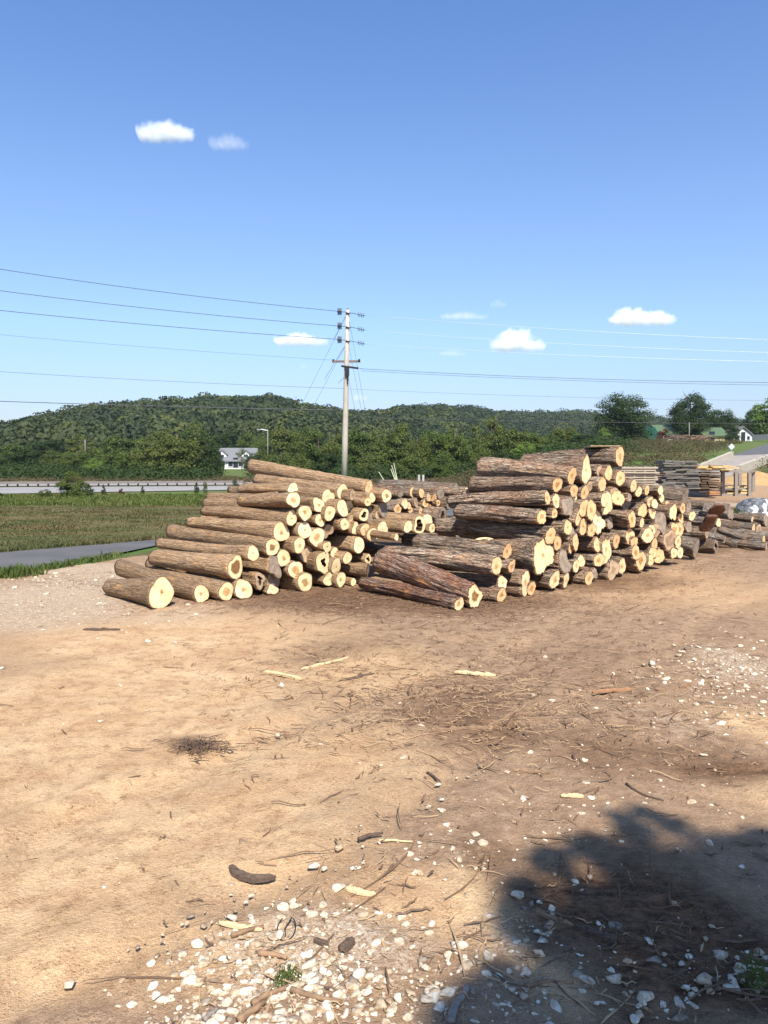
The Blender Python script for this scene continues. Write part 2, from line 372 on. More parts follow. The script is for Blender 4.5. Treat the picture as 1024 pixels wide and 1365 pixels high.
def strip(name, far, near, m, x0, x1, dz, n=60, z=None):
    xs = np.linspace(x0, x1, n); V = []; 
    yf = line_mask(xs, None, far); yn = line_mask(xs, None, near)
    K = 5
    for i in range(n):
        for j in range(K):
            yy = yn[i] + (yf[i] - yn[i]) * j / (K - 1); V.append((xs[i], yy, tz(xs[i], yy) * 0 + dz))
    Fq = np.array([(i * K + j, (i + 1) * K + j, (i + 1) * K + j + 1, i * K + j + 1) for i in range(n - 1) for j in range(K - 1)])
    return tag(link(name, mesh(name, V, Fq, [m])), kind='structure')
strip('asphalt_lane_road', LANE_FAR, LANE_NEAR, ASPH, -60, 5, .045, 120)
strip('highway_near_road', [(0, 650.5), (325, 648.3)], [(0, 659), (325, 653.5)], HWY, -260, 14, .05)
strip('highway_far_road', [(0, 644.5), (325, 643.6)], [(0, 648.6), (325, 646.6)], HWY, -260, 14, .05)
strip('field_track_path', [(0, 633.5), (325, 633.5)], [(0, 636.2), (325, 636.2)], simple('dry_track', (.40, .33, .19), (.28, .25, .12), .4, world=True), -110, -28, .06)

# ------------------------------------------------------------------ sky, sun, camera
w = bpy.data.worlds.new('World'); S.world = w; w.use_nodes = True; wt = w.node_tree
sky = wt.nodes.new('ShaderNodeTexSky'); sky.sky_type = 'NISHITA'; sky.sun_disc = False; sky.sun_elevation = rad(SUN_EL); sky.sun_rotation = rad(SUN_AZ)
sky.air_density = 1.0; sky.dust_density = 0.6; sky.ozone_density = 2.0; sky.altitude = 200
bg = wt.nodes['Background']; tn = wt.nodes.new('ShaderNodeVectorMath'); tn.operation = 'MULTIPLY'; wt.links.new(sky.outputs[0], tn.inputs[0])
gc = wt.nodes.new('ShaderNodeTexCoord'); sx_ = wt.nodes.new('ShaderNodeSeparateXYZ'); wt.links.new(gc.outputs['Generated'], sx_.inputs[0])
cr_ = wt.nodes.new('ShaderNodeValToRGB'); wt.links.new(sx_.outputs[2], cr_.inputs[0]); e_ = cr_.color_ramp.elements
e_[0].position = 0.0; e_[0].color = (.56, .56, .72, 1); e_[1].position = .6; e_[1].color = (.60, .84, 1.15, 1)
for p_, c_ in ((.07, (.62, .64, .78, 1)), (.16, (.78, .83, .94, 1)), (.3, (.82, .90, 1.05, 1))): q_ = e_.new(p_); q_.color = c_
wt.links.new(cr_.outputs[0], tn.inputs[1]); wt.links.new(tn.outputs[0], bg.inputs[0]); bg.inputs[1].default_value = .120
sl = bpy.data.lights.new('sun', 'SUN'); sl.energy = 5.0; sl.angle = rad(.55); sl.color = (1, .95, .87); so = bpy.data.objects.new('sun', sl); COL.objects.link(so)
so.rotation_euler = Vector(SUN).to_track_quat('Z', 'Y').to_euler(); so.location = Vector(SUN * 50)
cam = bpy.data.cameras.new('camera'); co = bpy.data.objects.new('camera', cam); COL.objects.link(co); S.camera = co
cam.sensor_fit = 'VERTICAL'; cam.sensor_height = 36; cam.lens = 36 * F / 1365; cam.clip_end = 20000; cam.clip_start = .05
co.location = (0, 0, CAM_H); co.rotation_euler = (PI / 2 - PITCH, 0, 0)
S.view_settings.view_transform = 'Standard'; S.view_settings.look = 'None'; S.view_settings.exposure = .72; S.view_settings.gamma = 1; S.view_settings.use_curve_mapping = False
S.render.engine = 'CYCLES'; S.cycles.use_denoising = True; S.cycles.max_bounces = 14; S.cycles.diffuse_bounces = 3; S.cycles.volume_bounces = 12; S.cycles.use_adaptive_sampling = True; S.cycles.adaptive_threshold = .015
# ------------------------------------------------------------------ logs
def log_meshes(L, r0, r1, seed, shag, irr, sx, flare, hollow, N, M, bend=0., tilt=0., tilt2=0., fork=False, rot=0.):
    """local frame: x from the near cut (0) to the far cut (L); returns bark, near-cut and far-cut meshes' data"""
    rg = np.random.default_rng(seed); th = np.arange(N) / N * 2 * PI
    u = np.linspace(0, 1, M)
    ph = rg.uniform(0, 2 * PI, 6)
    E = sum(a * np.cos(k * th + ph[k]) for k, a in ((2, .8), (3, .6), (4, .35), (5, .25)))
    E = E / 1.2
    U, T = np.meshgrid(u, th, indexing='ij')
    r = (r0 + (r1 - r0) * U)
    r = r * (1 + flare * np.exp(-U * L / .28) * (1 + .6 * np.cos(3 * T + ph[0])))
    r = r * (1 + (irr * np.exp(-U * L / .5) + .035) * E[None, :])
    cx, cy, cz = U * L * 2.2, np.cos(T) * 1.6, np.sin(T) * 1.6
    s0 = seed * 3.1
    r = r + r0 * (.09 if shag else .055) * fbm(cx + s0, cy * 1.5, cz * 1.5, 3, seed % 97)
    rid = noise(U * L * 1.4 + s0, np.cos(T) * 7, np.sin(T) * 7, 7) + .5 * noise(U * L * 4 + s0, np.cos(T) * 14, np.sin(T) * 14, 8)
    r = r + r0 * (.12 if shag else .03) * rid
    for _ in range(rg.integers(1, 4)):   # knots
        ku, kt = rg.uniform(.1, .9), rg.uniform(0, 2 * PI)
        d = ((U - ku) * L / .09) ** 2 + ((((T - kt + PI) % (2 * PI)) - PI) * r0 / .07) ** 2; r = r + .022 * np.exp(-d)
    bx = bend * np.sin(U * PI) ; bz = bend * .6 * np.sin(U * PI * 1.3 + ph[1])
    Y = r * np.cos(T) * sx; Z = r * np.sin(T)
    X = U * L + (1 - U) ** 3 * (tilt * Y + tilt2 * Z) + U ** 3 * (rg.normal(0, .12) * Y + rg.normal(0, .12) * Z)
    V = np.stack([X, Y + bx, Z + bz], -1).reshape(-1, 3)
    i = np.arange(M - 1)[:, None] * N + np.arange(N)[None, :]; j = np.arange(M - 1)[:, None] * N + (np.arange(N)[None, :] + 1) % N
    Fq = np.stack([i, i + N, j + N, j], -1).reshape(-1, 4)
    ax0 = np.array([0, bx[0, 0], bz[0, 0]]); ax1 = np.array([L, bx[-1, 0], bz[-1, 0]])
    def inner(ring, ax, k, dx):
        P = ax + (ring - ax) * k; P[:, 0] += dx; return P
    ring0, ring1 = V[:N].copy(), V[-N:].copy()
    th_b = .94 if not shag else .915
    a0 = inner(ring0, ax0, th_b, .004); a1 = inner(ring1, ax1, th_b, -.004)
    b = len(V); V = np.concatenate([V, a0, a1]); k = np.arange(N); k2 = (k + 1) % N
    Fq = np.concatenate([Fq, np.stack([k, k2, b + k2, b + k], -1), np.stack([(M - 1) * N + k, b + N + k, b + N + k2, (M - 1) * N + k2], -1)])
    def cutface(ring, ax, sgn, hollow, rg):
        ks = [1.0, .97, .85, .7, .55, .4, .28, .16, .06]
        if hollow: ks = [q for q in ks if q > hollow + .04] + [hollow]
        P = []; rr = []
        nz = np.array([noise(np.cos(th) * 1.5, np.sin(th) * 1.5, q * 2 + seed, 5) for q in ks])
        off = rg.normal(0, .07, 2)
        for m_, q in enumerate(ks):
            p = ax + (ring - ax) * th_b * q
            p[:, 1:] += off * (1 - q) * r0 * (1 if not hollow else .8)
            if hollow and m_ == len(ks) - 1:
                w_ = 1 + .35 * E; p[:, 1:] = ax[1:] + off * r0 + (p[:, 1:] - ax[1:] - off * r0) * w_[:, None]
            p[:, 0] = p[:, 0] + sgn * (.003 + .006 * nz[m_] * (0 if m_ == 0 else 1)); P.append(p); rr.append(np.full(N, q))
        n_r = len(ks); Fc = []; mi = []
        for m_ in range(n_r - 1):
            a = m_ * N
            for q in range(N):
                q2 = (q + 1) % N; f = (a + q, a + q2, a + N + q2, a + N + q); Fc.append(f if sgn < 0 else f[::-1]); mi.append(0)
        P = np.concatenate(P); rr = np.concatenate(rr)
        if hollow:
            last = P[-N:]; c = last.mean(0); prev = (n_r - 1) * N; b = len(P); ext = []
            for dep, s_ in ((.06, .93), (.2, .8), (.35, .5)):
                q = c + (last - c) * s_; q[:, 0] = last[:, 0] - sgn * dep; q[:, 1:] += .012 * rg.normal(size=(N, 2)); ext.append(q)
            P = np.concatenate([P] + ext); rr = np.concatenate([rr, np.full(3 * N, .05)])
            for e in range(3):
                cur = b + e * N; a = prev if e == 0 else cur - N
                for q in range(N):
                    q2 = (q + 1) % N; f = (a + q, a + q2, cur + q2, cur + q); Fc.append(f if sgn < 0 else f[::-1]); mi.append(1)
            Fc.append(tuple(range(b + 2 * N, b + 3 * N))); mi.append(1)
        else:
            P = np.concatenate([P, P[-N:].mean(0)[None]]); rr = np.r_[rr, 0]; c = len(P) - 1; a = (n_r - 1) * N
            for q in range(N):
                f = (a + q, a + (q + 1) % N, c); Fc.append(f if sgn < 0 else f[::-1]); mi.append(0)
        return P, Fc, mi, rr
    c0 = cutface(ring0, ax0, -1, hollow, rg); c1 = cutface(ring1, ax1, 1, 0, rg)
    return (V, Fq), c0, c1

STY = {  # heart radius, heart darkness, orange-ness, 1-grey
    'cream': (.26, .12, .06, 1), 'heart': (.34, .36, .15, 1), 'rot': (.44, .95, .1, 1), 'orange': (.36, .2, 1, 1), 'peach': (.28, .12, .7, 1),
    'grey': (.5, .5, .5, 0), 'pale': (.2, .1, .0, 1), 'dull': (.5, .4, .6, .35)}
LOGN = [0]
LOGS = []
def make_log(near, far, r0, r1, style='cream', shag=False, bark=None, irr=.05, sx=1., flare=0., hollow=0., bend=None, name='log', tilt=None, big=True, knotcut=None):
    LOGN[0] += 1; seed = LOGN[0] * 13 + 5; rg = np.random.default_rng(seed)
    near = np.array(near, float); far = np.array(far, float)
    for p, r in ((near, r0), (far, r1)):
        if p[2] < r * .97: p[2] = r * .97
    d = far - near; L = float(np.linalg.norm(d)); x = d / L; y = np.cross([0, 0, 1], x); y /= np.linalg.norm(y); z = np.cross(x, y)
    base = (near + far) / 2; base = np.array([base[0], base[1], min(near[2] - r0, far[2] - r1)])
    R = Matrix(np.stack([x, y, z], 1).tolist()).to_4x4()
    root = empty(name, base)
    N, M = (36, 34) if big else (24, 18)
    if shag and big: N, M = 48, 40
    bend = rg.normal(0, .02) * L / 2 if bend is None else bend
    t1, t2 = (rg.normal(0, .09), rg.normal(0, .09)) if tilt is None else tilt
    (V, Fq), c0, c1 = log_meshes(L, r0, r1, seed, shag, irr, sx, flare, hollow, N, M, bend, t1, t2)
    bm = bark or (BARK_R if shag else BARK_L)
    loc = Matrix.Translation(Vector(near - base)) @ R
    b = link('bark', mesh('bark', V, Fq, [bm], True), root); b.matrix_local = loc
    st = list(STY[style]); st[0] *= rg.uniform(.35, 1.5); st[1] *= rg.uniform(.2, 1.6); st[2] = min(1, st[2] + rg.uniform(-.08, .12) + (.2 if shag else 0))
    for nm, c in (('cut_end', c0), ('cut_end', c1)):
        P, Fc, mi, rr = c
        o = link(nm, mesh(nm, P, Fc, [CUT, ROT], False, mi=mi, attrs={'rr': rr}), root); o.matrix_local = loc; o.color = st
    if knotcut:      # sawn branch stub on the side of the log
        u, ang, rk = knotcut; k = MB(); n = 20
        p0 = np.array([u * L, 0, 0]); dr = np.array([0, math.cos(ang), math.sin(ang)]); rm = (r0 + (r1 - r0) * u)
        t = np.array([1, 0, 0]); s_ = np.cross(dr, t); rings = []
        for h, kk in ((rm * .7, 1.5), (rm * .98, 1.25), (rm * 1.14, 1.05)):
            rings.append([p0 + dr * h + (t * math.cos(a) * 1.35 + s_ * math.sin(a) * .85) * rk * kk * (1 + .05 * math.sin(3 * a)) for a in np.arange(n) / n * 2 * PI])
        V = [p for rr_ in rings for p in rr_]; k.add(V, [(a * n + q, a * n + (q + 1) % n, (a + 1) * n + (q + 1) % n, (a + 1) * n + q) for a in range(2) for q in range(n)])
        o = k.build('branch_stub', bm, root, True); o.matrix_local = loc
        P = []; rr = []; Fc = []; mi = []
        for m_, q in enumerate((1., .8, .6, .45, .3)):
            for a in np.arange(n) / n * 2 * PI:
                P.append(p0 + dr * (rm * 1.145 - (0.0 if q > .35 else .03)) + (t * math.cos(a) * 1.35 + s_ * math.sin(a) * .85) * rk * 1.02 * q); rr.append(q)
        for m_ in range(4):
            for q in range(n): Fc.append((m_ * n + q, m_ * n + (q + 1) % n, (m_ + 1) * n + (q + 1) % n, (m_ + 1) * n + q)); mi.append(1 if m_ == 3 else 0)
        Fc.append(tuple(range(4 * n, 5 * n))); mi.append(1)
        o = link('cut_end', mesh('cut_end', P, Fc, [CUT, ROT], False, mi=mi, attrs={'rr': rr}), root); o.matrix_local = loc; o.color = (.45, .3, .1, 1)
        tag(o, 'oval sawn branch cut facing the sky')
    return root

ZM = {1: (120, 600, 3.4133), 2: (320, 600, 4.2667), 3: (460, 600, 4.2667), 4: (620, 580, 4.2667), 5: (800, 580, 4.5714), 0: (0, 0, 1)}
def cv(z, x, y): ox, oy, s = ZM[z]; return ox + x / s, oy + y / s
def plane(P1, P2, lean=.12):
    a, b = gr(*P1)[:2], gr(*P2)[:2]
    def f(px):
        # intersection of the vertical plane through a-b with the ray column px
        k = (px - 512) / F; dx, dy = b - a
        # a + t*(b-a) = (k*Y, Y) approximately (pitch is small)
        t = (k * a[1] - a[0]) / (dx - k * dy); return a[1] + t * dy
    return f
PA = plane((205, 812), (462, 783)); PB = plane((655, 806), (935, 748)); 
PC = lambda px: 18.3 + (px - 560) * .012
PD = lambda px: 21.0
AZ = {'A': -47, 'B': -50, 'C': -55, 'D': -50, 'S': -43}
# rows: pile, zoom, cx, cy, d, style, options
def place(pile, z, cx, cy, d, style='cream', far=None, Y=None, az=None, L=None, sx=1., irr=.06, lab=None, dY=0., **kw):
    px, py = cv(z, cx, cy); s = ZM[z][2]; dp = d / s
    f = {'A': PA, 'B': PB, 'C': PC, 'D': PD, 'S': PA}[pile]
    rg = np.random.default_rng(int(px * 31 + py * 7))
    Yn = Y if Y else f(px) + rg.normal(0, .06)
    hgt = (CAM_H - (py - HORIZON) / F * Yn); Yn += (.10 * max(0, hgt) if not Y else 0) + dY
    near = at(px, py, Yn); r0 = dp / F * Yn / 2
    az0 = AZ[pile] if pile != 'B' else -58 + math.degrees(math.atan((px - 512) / F)); a = rad((az if az is not None else az0 + rg.normal(0, 2.4)))
    if pile == 'B': sx = .5 + .5 * sx
    u = np.array([math.sin(a), math.cos(a)])
    r1 = r0 * rg.uniform(.88, .98)
    if far:
        fx, fy = cv(z, far[0], far[1]); k = (fx - 512) / F
        # near + L*u on ray column fx
        Lh = (k * near[1] - near[0]) / (u[0] - k * u[1])
        Lh = float(np.clip(Lh, .8, 6.5)); Yf = near[1] + Lh * u[1]; fp = at(fx, fy, Yf); far3 = np.array([near[0] + Lh * u[0], Yf, fp[2]])
        if len(far) > 2: r1 = far[2] / s / F * Yf / 2
    else:
        Lh = L or {'A': 3.3, 'B': 2.2, 'C': 2.4, 'D': 2.2, 'S': 2.4}[pile] * rg.uniform(.9, 1.08)
        far3 = np.array([near[0] + Lh * u[0], near[1] + Lh * u[1], near[2] + rg.normal(0, .02)])
        far3[2] = max(far3[2], near[2] - .1)
    shag = kw.pop('shag', pile in 'B')
    o = make_log(near, far3, r0, r1, style, shag=shag, irr=irr, sx=sx, big=pile not in 'C', **kw)
    LOGS.append(dict(o=o, pile=pile, px=px, py=py, r=r0, style=style, near=near, lab=lab, hollow=kw.get('hollow', 0), irr=irr))
    return o

A = [ # left, smooth barked pile
 (1, 325, 672, 132, 'heart', dict(far=(82, 622, 72), irr=.07, flare=.10, lab='short thick log lying lowest at the meadow end, flared cut end with small dark cracks')),
 (1, 507, 686, 82, 'cream', dict(far=(135, 538, 78), lab='long blond-barked log on the dirt with round cream end, second from the meadow')),
 (1, 620, 665, 85, 'heart', dict(far=(290, 560, 80))),
 (1, 698, 645, 96, 'heart', dict(far=(450, 590, 80))),
 (1, 662, 535, 104, 'rot', dict(far=(290, 488, 72), irr=.12, lab='thick log with a scraped bark streak and a big rotten brown heart in its end')),
 (1, 742, 468, 72, 'cream', dict(far=(310, 430, 46))),
 (1, 830, 447, 78, 'rot', dict(far=(367, 367, 66))),
 (1, 870, 370, 92, 'heart', dict(far=(450, 328, 46), lab='thick log with orange scuffed bark and an oval end showing a twin heart')),
 (1, 917, 304, 73, 'cream', dict(far=(517, 283, 42))),
 (1, 926, 226, 76, 'cream', dict(far=(690, 232, 50))),
 (2, 225, 262, 56, 'dull', dict(far=(10, 280, 50), dY=.9)),
 (2, 300, 210, 56, 'pale', dict(far=(10, 225, 50), irr=.2, sx=1.3, dY=.5, lab='log with a knotty flattened whitish end high on the meadow slope of the pile')),
 (2, 500, 262, 88, 'pale', dict(far=(30, 215, 60), irr=.16, dY=.2)),
 (2, 585, 238, 85, 'cream', dict(far=(95, 168, 62), dY=.15)),
 (2, 733, 207, 78, 'peach', dict(far=(62, 92, 80), dY=.2, sx=.8, lab='long top log of the smooth-barked pile, lifted at its far end against the trees')),
 (2, 640, 254, 64, 'dull', {}), (2, 727, 290, 52, 'cream', {}), (2, 752, 268, 60, 'cream', {}), (2, 447, 312, 90, 'cream', dict(irr=.14)),
 (2, 370, 355, 92, 'cream', {}), (2, 510, 363, 88, 'cream', {}), (2, 583, 330, 104, 'heart', {}), (2, 622, 320, 76, 'cream', dict(dY=.25)),
 (2, 458, 393, 80, 'cream', {}), (2, 368, 452, 103, 'pale', {}), (2, 705, 370, 76, 'heart', dict(hollow=.5, lab='log with a hollow black-hearted end under the small stubs of the smooth-barked pile')),
 (2, 740, 368, 100, 'grey', dict(sx=.6, dY=.2)), (2, 788, 352, 84, 'dull', dict(sx=.7, irr=.2, dY=.2)), (2, 815, 338, 96, 'grey', dict(sx=.8, dY=.1, lab='upright oval dark grey end in shade below the first orange-tipped logs')),  # first end: its shadow is painted in as grey end colour
 (2, 595, 425, 72, 'cream', {}), (2, 625, 405, 96, 'pale', dict(sx=.8, dY=.15)), (2, 438, 500, 108, 'heart', {}), (2, 498, 468, 90, 'dull', dict(irr=.25, sx=.8, dY=.3)),
 (2, 338, 540, 92, 'cream', {}), (2, 247, 612, 98, 'heart', {}), (2, 380, 590, 98, 'dull', dict(dY=.3)), (2, 495, 552, 76, 'pale', dict(irr=.15)), (2, 537, 583, 62, 'cream', dict(dY=.1)),  # dull end lies half in shadow; that shadow is put into its colour
 (2, 660, 445, 86, 'pale', dict(sx=.7, irr=.15, dY=.1)), (2, 712, 452, 78, 'peach', {}), (2, 755, 483, 88, 'cream', {}), (2, 811, 443, 88, 'cream', {}), (2, 676, 540, 95, 'cream', {}),
 (2, 474, 640, 128, 'rot', dict(irr=.13, hollow=.36, lab='thickest log end of the smooth-barked pile, lumpy outline round a crumbling brown heart')),
 (2, 318, 674, 110, 'heart', {}), (2, 610, 610, 72, 'pale', {}), (2, 547, 657, 90, 'cream', {}), (2, 370, 750, 113, 'heart', {}), (2, 508, 735, 85, 'cream', {}), (2, 575, 735, 84, 'cream', {}),
 (2, 728, 618, 60, 'rot', dict(hollow=.45, lab='slim log with a small round hole through its end behind the shaggy red log')),
 (2, 726, 682, 84, 'grey', dict(az=-75, far=(560, 662), dY=-.1, sx=.8, lab='short yellow-sided log with dull grey end in front of the smooth-barked pile')),
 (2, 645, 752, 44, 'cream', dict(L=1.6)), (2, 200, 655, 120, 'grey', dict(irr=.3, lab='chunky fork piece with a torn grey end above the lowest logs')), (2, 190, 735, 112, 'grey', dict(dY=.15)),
 (2, 112, 745, 86, 'dull', dict(irr=.3, hollow=.4, lab='log with a triangular dark hollow in its end, between two thick round-ended logs')),
 (2, 185, 808, 66, 'cream', dict(irr=.25)),
 (3, 235, 258, 76, 'heart', {}), (3, 358, 434, 72, 'cream', {}), (3, 425, 424, 102, 'heart', dict(hollow=.62, sx=.8, lab='log with a wide oval hollow through its pale rim, beside two cream ends')),
 (3, 465, 402, 86, 'pale', dict(dY=.4)), (3, 495, 445, 58, 'cream', dict(dY=.2)), (3, 292, 488, 42, 'pale', dict(Y=14.6, lab='thin log with a bright yellow cut resting in the gap between the two piles')),
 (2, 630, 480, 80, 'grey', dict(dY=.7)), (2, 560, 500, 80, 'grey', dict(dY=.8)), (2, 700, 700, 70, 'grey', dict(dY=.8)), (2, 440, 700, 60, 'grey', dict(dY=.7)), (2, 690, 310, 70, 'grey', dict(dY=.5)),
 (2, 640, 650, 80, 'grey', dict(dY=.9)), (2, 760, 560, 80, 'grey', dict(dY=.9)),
]
for (z, x, y, d, st, o) in A: place('A', z, x, y, d, st, **o)
# the five big logs in front of the gap
place('S', 3, 648, 880, 86, 'cream', far=(100, 757, 66), shag=True, bark=BARK_RED, Y=12.45, az=-42, lab='reddish log on the litter with a clean cream end, before the shaggy log')
place('S', 3, 738, 830, 138, 'rot', far=(205, 622, 150), shag=True, bark=BARK_RED, Y=12.55, az=-42, sx=.78, irr=.1, bend=.03, lab='thick shaggy red-brown log with torn bark ribs and a brown pointed end, at the front')
place('S', 3, 645, 658, 88, 'rot', far=(100, 545, 62), shag=True, bark=BARK_G, Y=14.2, az=-43, hollow=.38, lab='grey-barked log with a yellow-rimmed rotten end above the shaggy red log')
place('S', 3, 806, 690, 114, 'pale', far=(420, 560, 90), shag=True, bark=BARK_G, Y=13.9, az=-46, irr=.28, sx=.7, lab='log with a broken whitish end, between the rot-ended log and the peach ends')
place('S', 3, 905, 572, 96, 'orange', far=(345, 508, 66), shag=True, bark=BARK_G, Y=14.6, az=-46, knotcut=(.17, 1.2, .16), lab='long weathered log with an oval sawn branch cut facing up near its end')
B = [ # right, rough barked pile
 (4, 880, 125, 130, 'peach', dict(far=(390, 132, 62), sx=.75, dY=.35, lab='huge top log of the rough-barked pile with a tall peach end against the scrub')),
 (4, 690, 195, 148, 'pale', dict(L=1.5, irr=.12, flare=.1, dY=.1, lab='big log with an angular bright yellow end, just below the huge top log')),
 (4, 608, 230, 95, 'peach', dict(far=(106, 186, 122))), (4, 525, 282, 92, 'orange', dict(far=(40, 284, 98), lab='long log with a peach oval end, second long one down from the top')),
 (4, 468, 353, 84, 'peach', dict(far=(-76, 380, 70))), (4, 518, 372, 80, 'cream', dict(dY=.1)), (4, 436, 462, 85, 'peach', dict(far=(-38, 435, 82))),
 (4, 765, 205, 70, 'dull', dict(dY=.2)), (4, 816, 217, 88, 'peach', dict(sx=.8)), (4, 780, 278, 85, 'orange', {}), (4, 882, 245, 92, 'orange', {}), (4, 708, 290, 66, 'dull', dict(dY=.3)),
 (4, 620, 312, 76, 'peach', {}), (4, 622, 352, 58, 'cream', dict(irr=.2, dY=.1)), (4, 680, 330, 82, 'orange', {}), (4, 585, 405, 122, 'grey', dict(irr=.18, lab='dark grey forked butt end in the upper middle of the rough-barked pile')),
 (4, 508, 450, 60, 'orange', dict(sx=1.2)), (4, 675, 420, 98, 'peach', {}), (4, 718, 425, 115, 'orange', dict(sx=.65)), (4, 790, 370, 82, 'cream', dict(dY=-.08)), (4, 805, 388, 130, 'pale', dict(sx=.75, dY=.1)),
 (4, 845, 345, 105, 'dull', dict(dY=.15, irr=.15)), (4, 868, 362, 92, 'orange', {}), (4, 645, 480, 85, 'cream', {}), (4, 672, 528, 105, 'peach', {}), (4, 720, 540, 78, 'peach', {}), (4, 755, 490, 126, 'pale', dict(irr=.25, dY=.12, lab='log with a ragged pale end half broken away, in the middle of the rough-barked pile')),
 (4, 585, 525, 88, 'peach', dict(far=(-145, 520, 98))), (4, 600, 560, 80, 'grey', dict(dY=.12)), (4, 486, 572, 105, 'orange', dict(sx=.8)), (4, 525, 618, 88, 'orange', {}), (4, 538, 600, 90, 'grey', dict(dY=.2)),
 (4, 443, 688, 190, 'pale', dict(far=(90, 650, 120), irr=.1, sx=.85, flare=.12, lab='log with the biggest cut end, angular and cream, low in the rough pile')),
 (4, 565, 720, 128, 'grey', dict(irr=.2, lab='grey forked butt with one yellow chipped patch beside the biggest cut end')),
 (4, 600, 645, 66, 'orange', dict(dY=-.05)), (4, 628, 610, 98, 'peach', dict(dY=.1)), (4, 240, 662, 98, 'orange', dict(L=2.0, dY=.1)), (4, 180, 735, 110, 'peach', {}), (4, 265, 745, 88, 'orange', dict(irr=.15)),
 (4, 212, 842, 84, 'cream', dict(L=1.5, Y=13.35)), (4, 208, 915, 90, 'peach', dict(Y=13.1, L=1.5)), 
 (4, 343, 845, 150, 'cream', dict(sx=.6, irr=.12, L=2.6)), (4, 378, 872, 84, 'orange', dict(L=2.4)), (4, 510, 822, 114, 'cream', dict(far=(330, 790, 100))),
 (4, 574, 825, 78, 'pale', dict(irr=.25)), (4, 632, 745, 75, 'cream', {}), (4, 660, 720, 76, 'cream', dict(dY=.1)), (4, 705, 815, 82, 'peach', {}), (4, 737, 782, 62, 'grey', dict(dY=.15)),
 (4, 750, 625, 85, 'peach', {}), (4, 805, 655, 138, 'pale', dict(sx=.7, irr=.15)), (4, 860, 605, 88, 'peach', dict(sx=.8)), (4, 762, 712, 86, 'orange', {}),
 (4, 842, 765, 112, 'dull', dict(irr=.22, lab='ragged log with a torn grey-and-yellow end on the ground, mid rough pile')), (4, 892, 748, 94, 'cream', {}),
 (4, 958, 288, 78, 'peach', {}), (4, 988, 320, 62, 'cream', {}), (4, 935, 352, 48, 'grey', {}), (4, 950, 475, 98, 'peach', {}), (4, 1010, 430, 85, 'peach', {}), (4, 1005, 498, 62, 'cream', dict(sx=.8)),
 (4, 940, 575, 110, 'peach', dict(sx=.8)), (4, 962, 608, 62, 'peach', {}), (4, 970, 670, 86, 'orange', {}), (4, 1000, 715, 116, 'orange', {}),
 (5, 285, 335, 66, 'peach', dict(sx=.8)), (5, 368, 335, 66, 'cream', {}), (5, 372, 382, 62, 'cream', dict(dY=.1)), (5, 305, 405, 74, 'peach', {}), (5, 332, 420, 62, 'cream', {}), (5, 318, 472, 78, 'cream', {}),
 (5, 290, 612, 92, 'cream', {}), (5, 315, 582, 78, 'heart', dict(hollow=.3)), (5, 340, 580, 100, 'dull', dict(dY=.2)), (5, 370, 530, 140, 'grey', dict(sx=.75, dY=.1, irr=.15, lab='tall dull grey unsawn-looking butt near the far end of the rough pile')),
 (5, 445, 472, 106, 'cream', dict(irr=.2, sx=.8)), (5, 503, 450, 66, 'orange', {}), (5, 492, 505, 66, 'orange', {}), (5, 560, 493, 62, 'cream', dict(lab='round cream end standing apart at the far end of the rough pile')),
 (5, 457, 573, 92, 'orange', dict(sx=.8)), (5, 485, 580, 88, 'orange', dict(dY=.1, sx=.8)), (5, 475, 650, 80, 'peach', {}), (5, 425, 640, 150, 'dull', dict(irr=.14, sx=.75, lab='large weathered end, yellow above and grey below, near the far end of the rough pile')),
 (5, 330, 668, 80, 'peach', {}), (5, 322, 712, 72, 'peach', {}), (5, 358, 738, 98, 'orange', {}), (5, 310, 762, 70, 'peach', dict(irr=.2)), (5, 450, 718, 76, 'cream', dict(irr=.15)), (5, 486, 715, 70, 'cream', {}),
 (5, 218, 560, 60, 'grey', dict(dY=.4)), (5, 160, 430, 80, 'grey', dict(dY=.5)), (5, 240, 630, 70, 'grey', dict(dY=.4)), (5, 140, 620, 60, 'grey', dict(dY=.5)), (5, 400, 500, 60, 'grey', dict(dY=.5)), (5, 150, 720, 70, 'grey', dict(dY=.5)), (5, 60, 540, 80, 'grey', dict(dY=.5)),
 (5, 540, 440, 60, 'grey', dict(dY=.7)), (5, 540, 560, 70, 'grey', dict(dY=.8)), (5, 410, 430, 60, 'orange', dict(dY=.4)),
]
for (z, x, y, d, st, o) in B: place('B', z, x, y, d, st, **o)
# cluster seen through the gap
Cc = [(3, 390, 240, 68, 'orange'), (3, 435, 242, 56, 'peach'), (3, 315, 245, 52, 'grey'), (3, 475, 268, 50, 'peach'), (3, 508, 272, 52, 'orange'), (3, 543, 250, 62, 'grey'),
 (3, 340, 303, 62, 'cream'), (3, 360, 318, 46, 'peach'), (3, 405, 295, 52, 'dull'), (3, 457, 303, 48, 'orange'), (3, 478, 322, 46, 'orange'), (3, 497, 337, 36, 'orange'), (3, 530, 300, 42, 'orange'),
 (3, 372, 340, 42, 'orange'), (3, 430, 345, 46, 'orange'), (3, 505, 370, 50, 'orange'), (3, 460, 360, 46, 'dull'), (3, 300, 330, 60, 'orange'), (3, 300, 380, 60, 'dull'), (3, 400, 385, 50, 'dull')]
for (z, x, y, d, st) in Cc: place('C', z, x, y, d, st, shag=True, az=-48, L=1.7)
place('C', 3, 635, 222, 74, 'grey', far=(200, 200, 60), az=-62, dY=.7, shag=True, lab='long grey-ended log on top of the small log cluster behind the gap', bark=BARK_G)
place('C', 3, 555, 365, 76, 'grey', hollow=.5, shag=True, Y=18.2, lab='hollow dark stub under the small log cluster behind the gap')
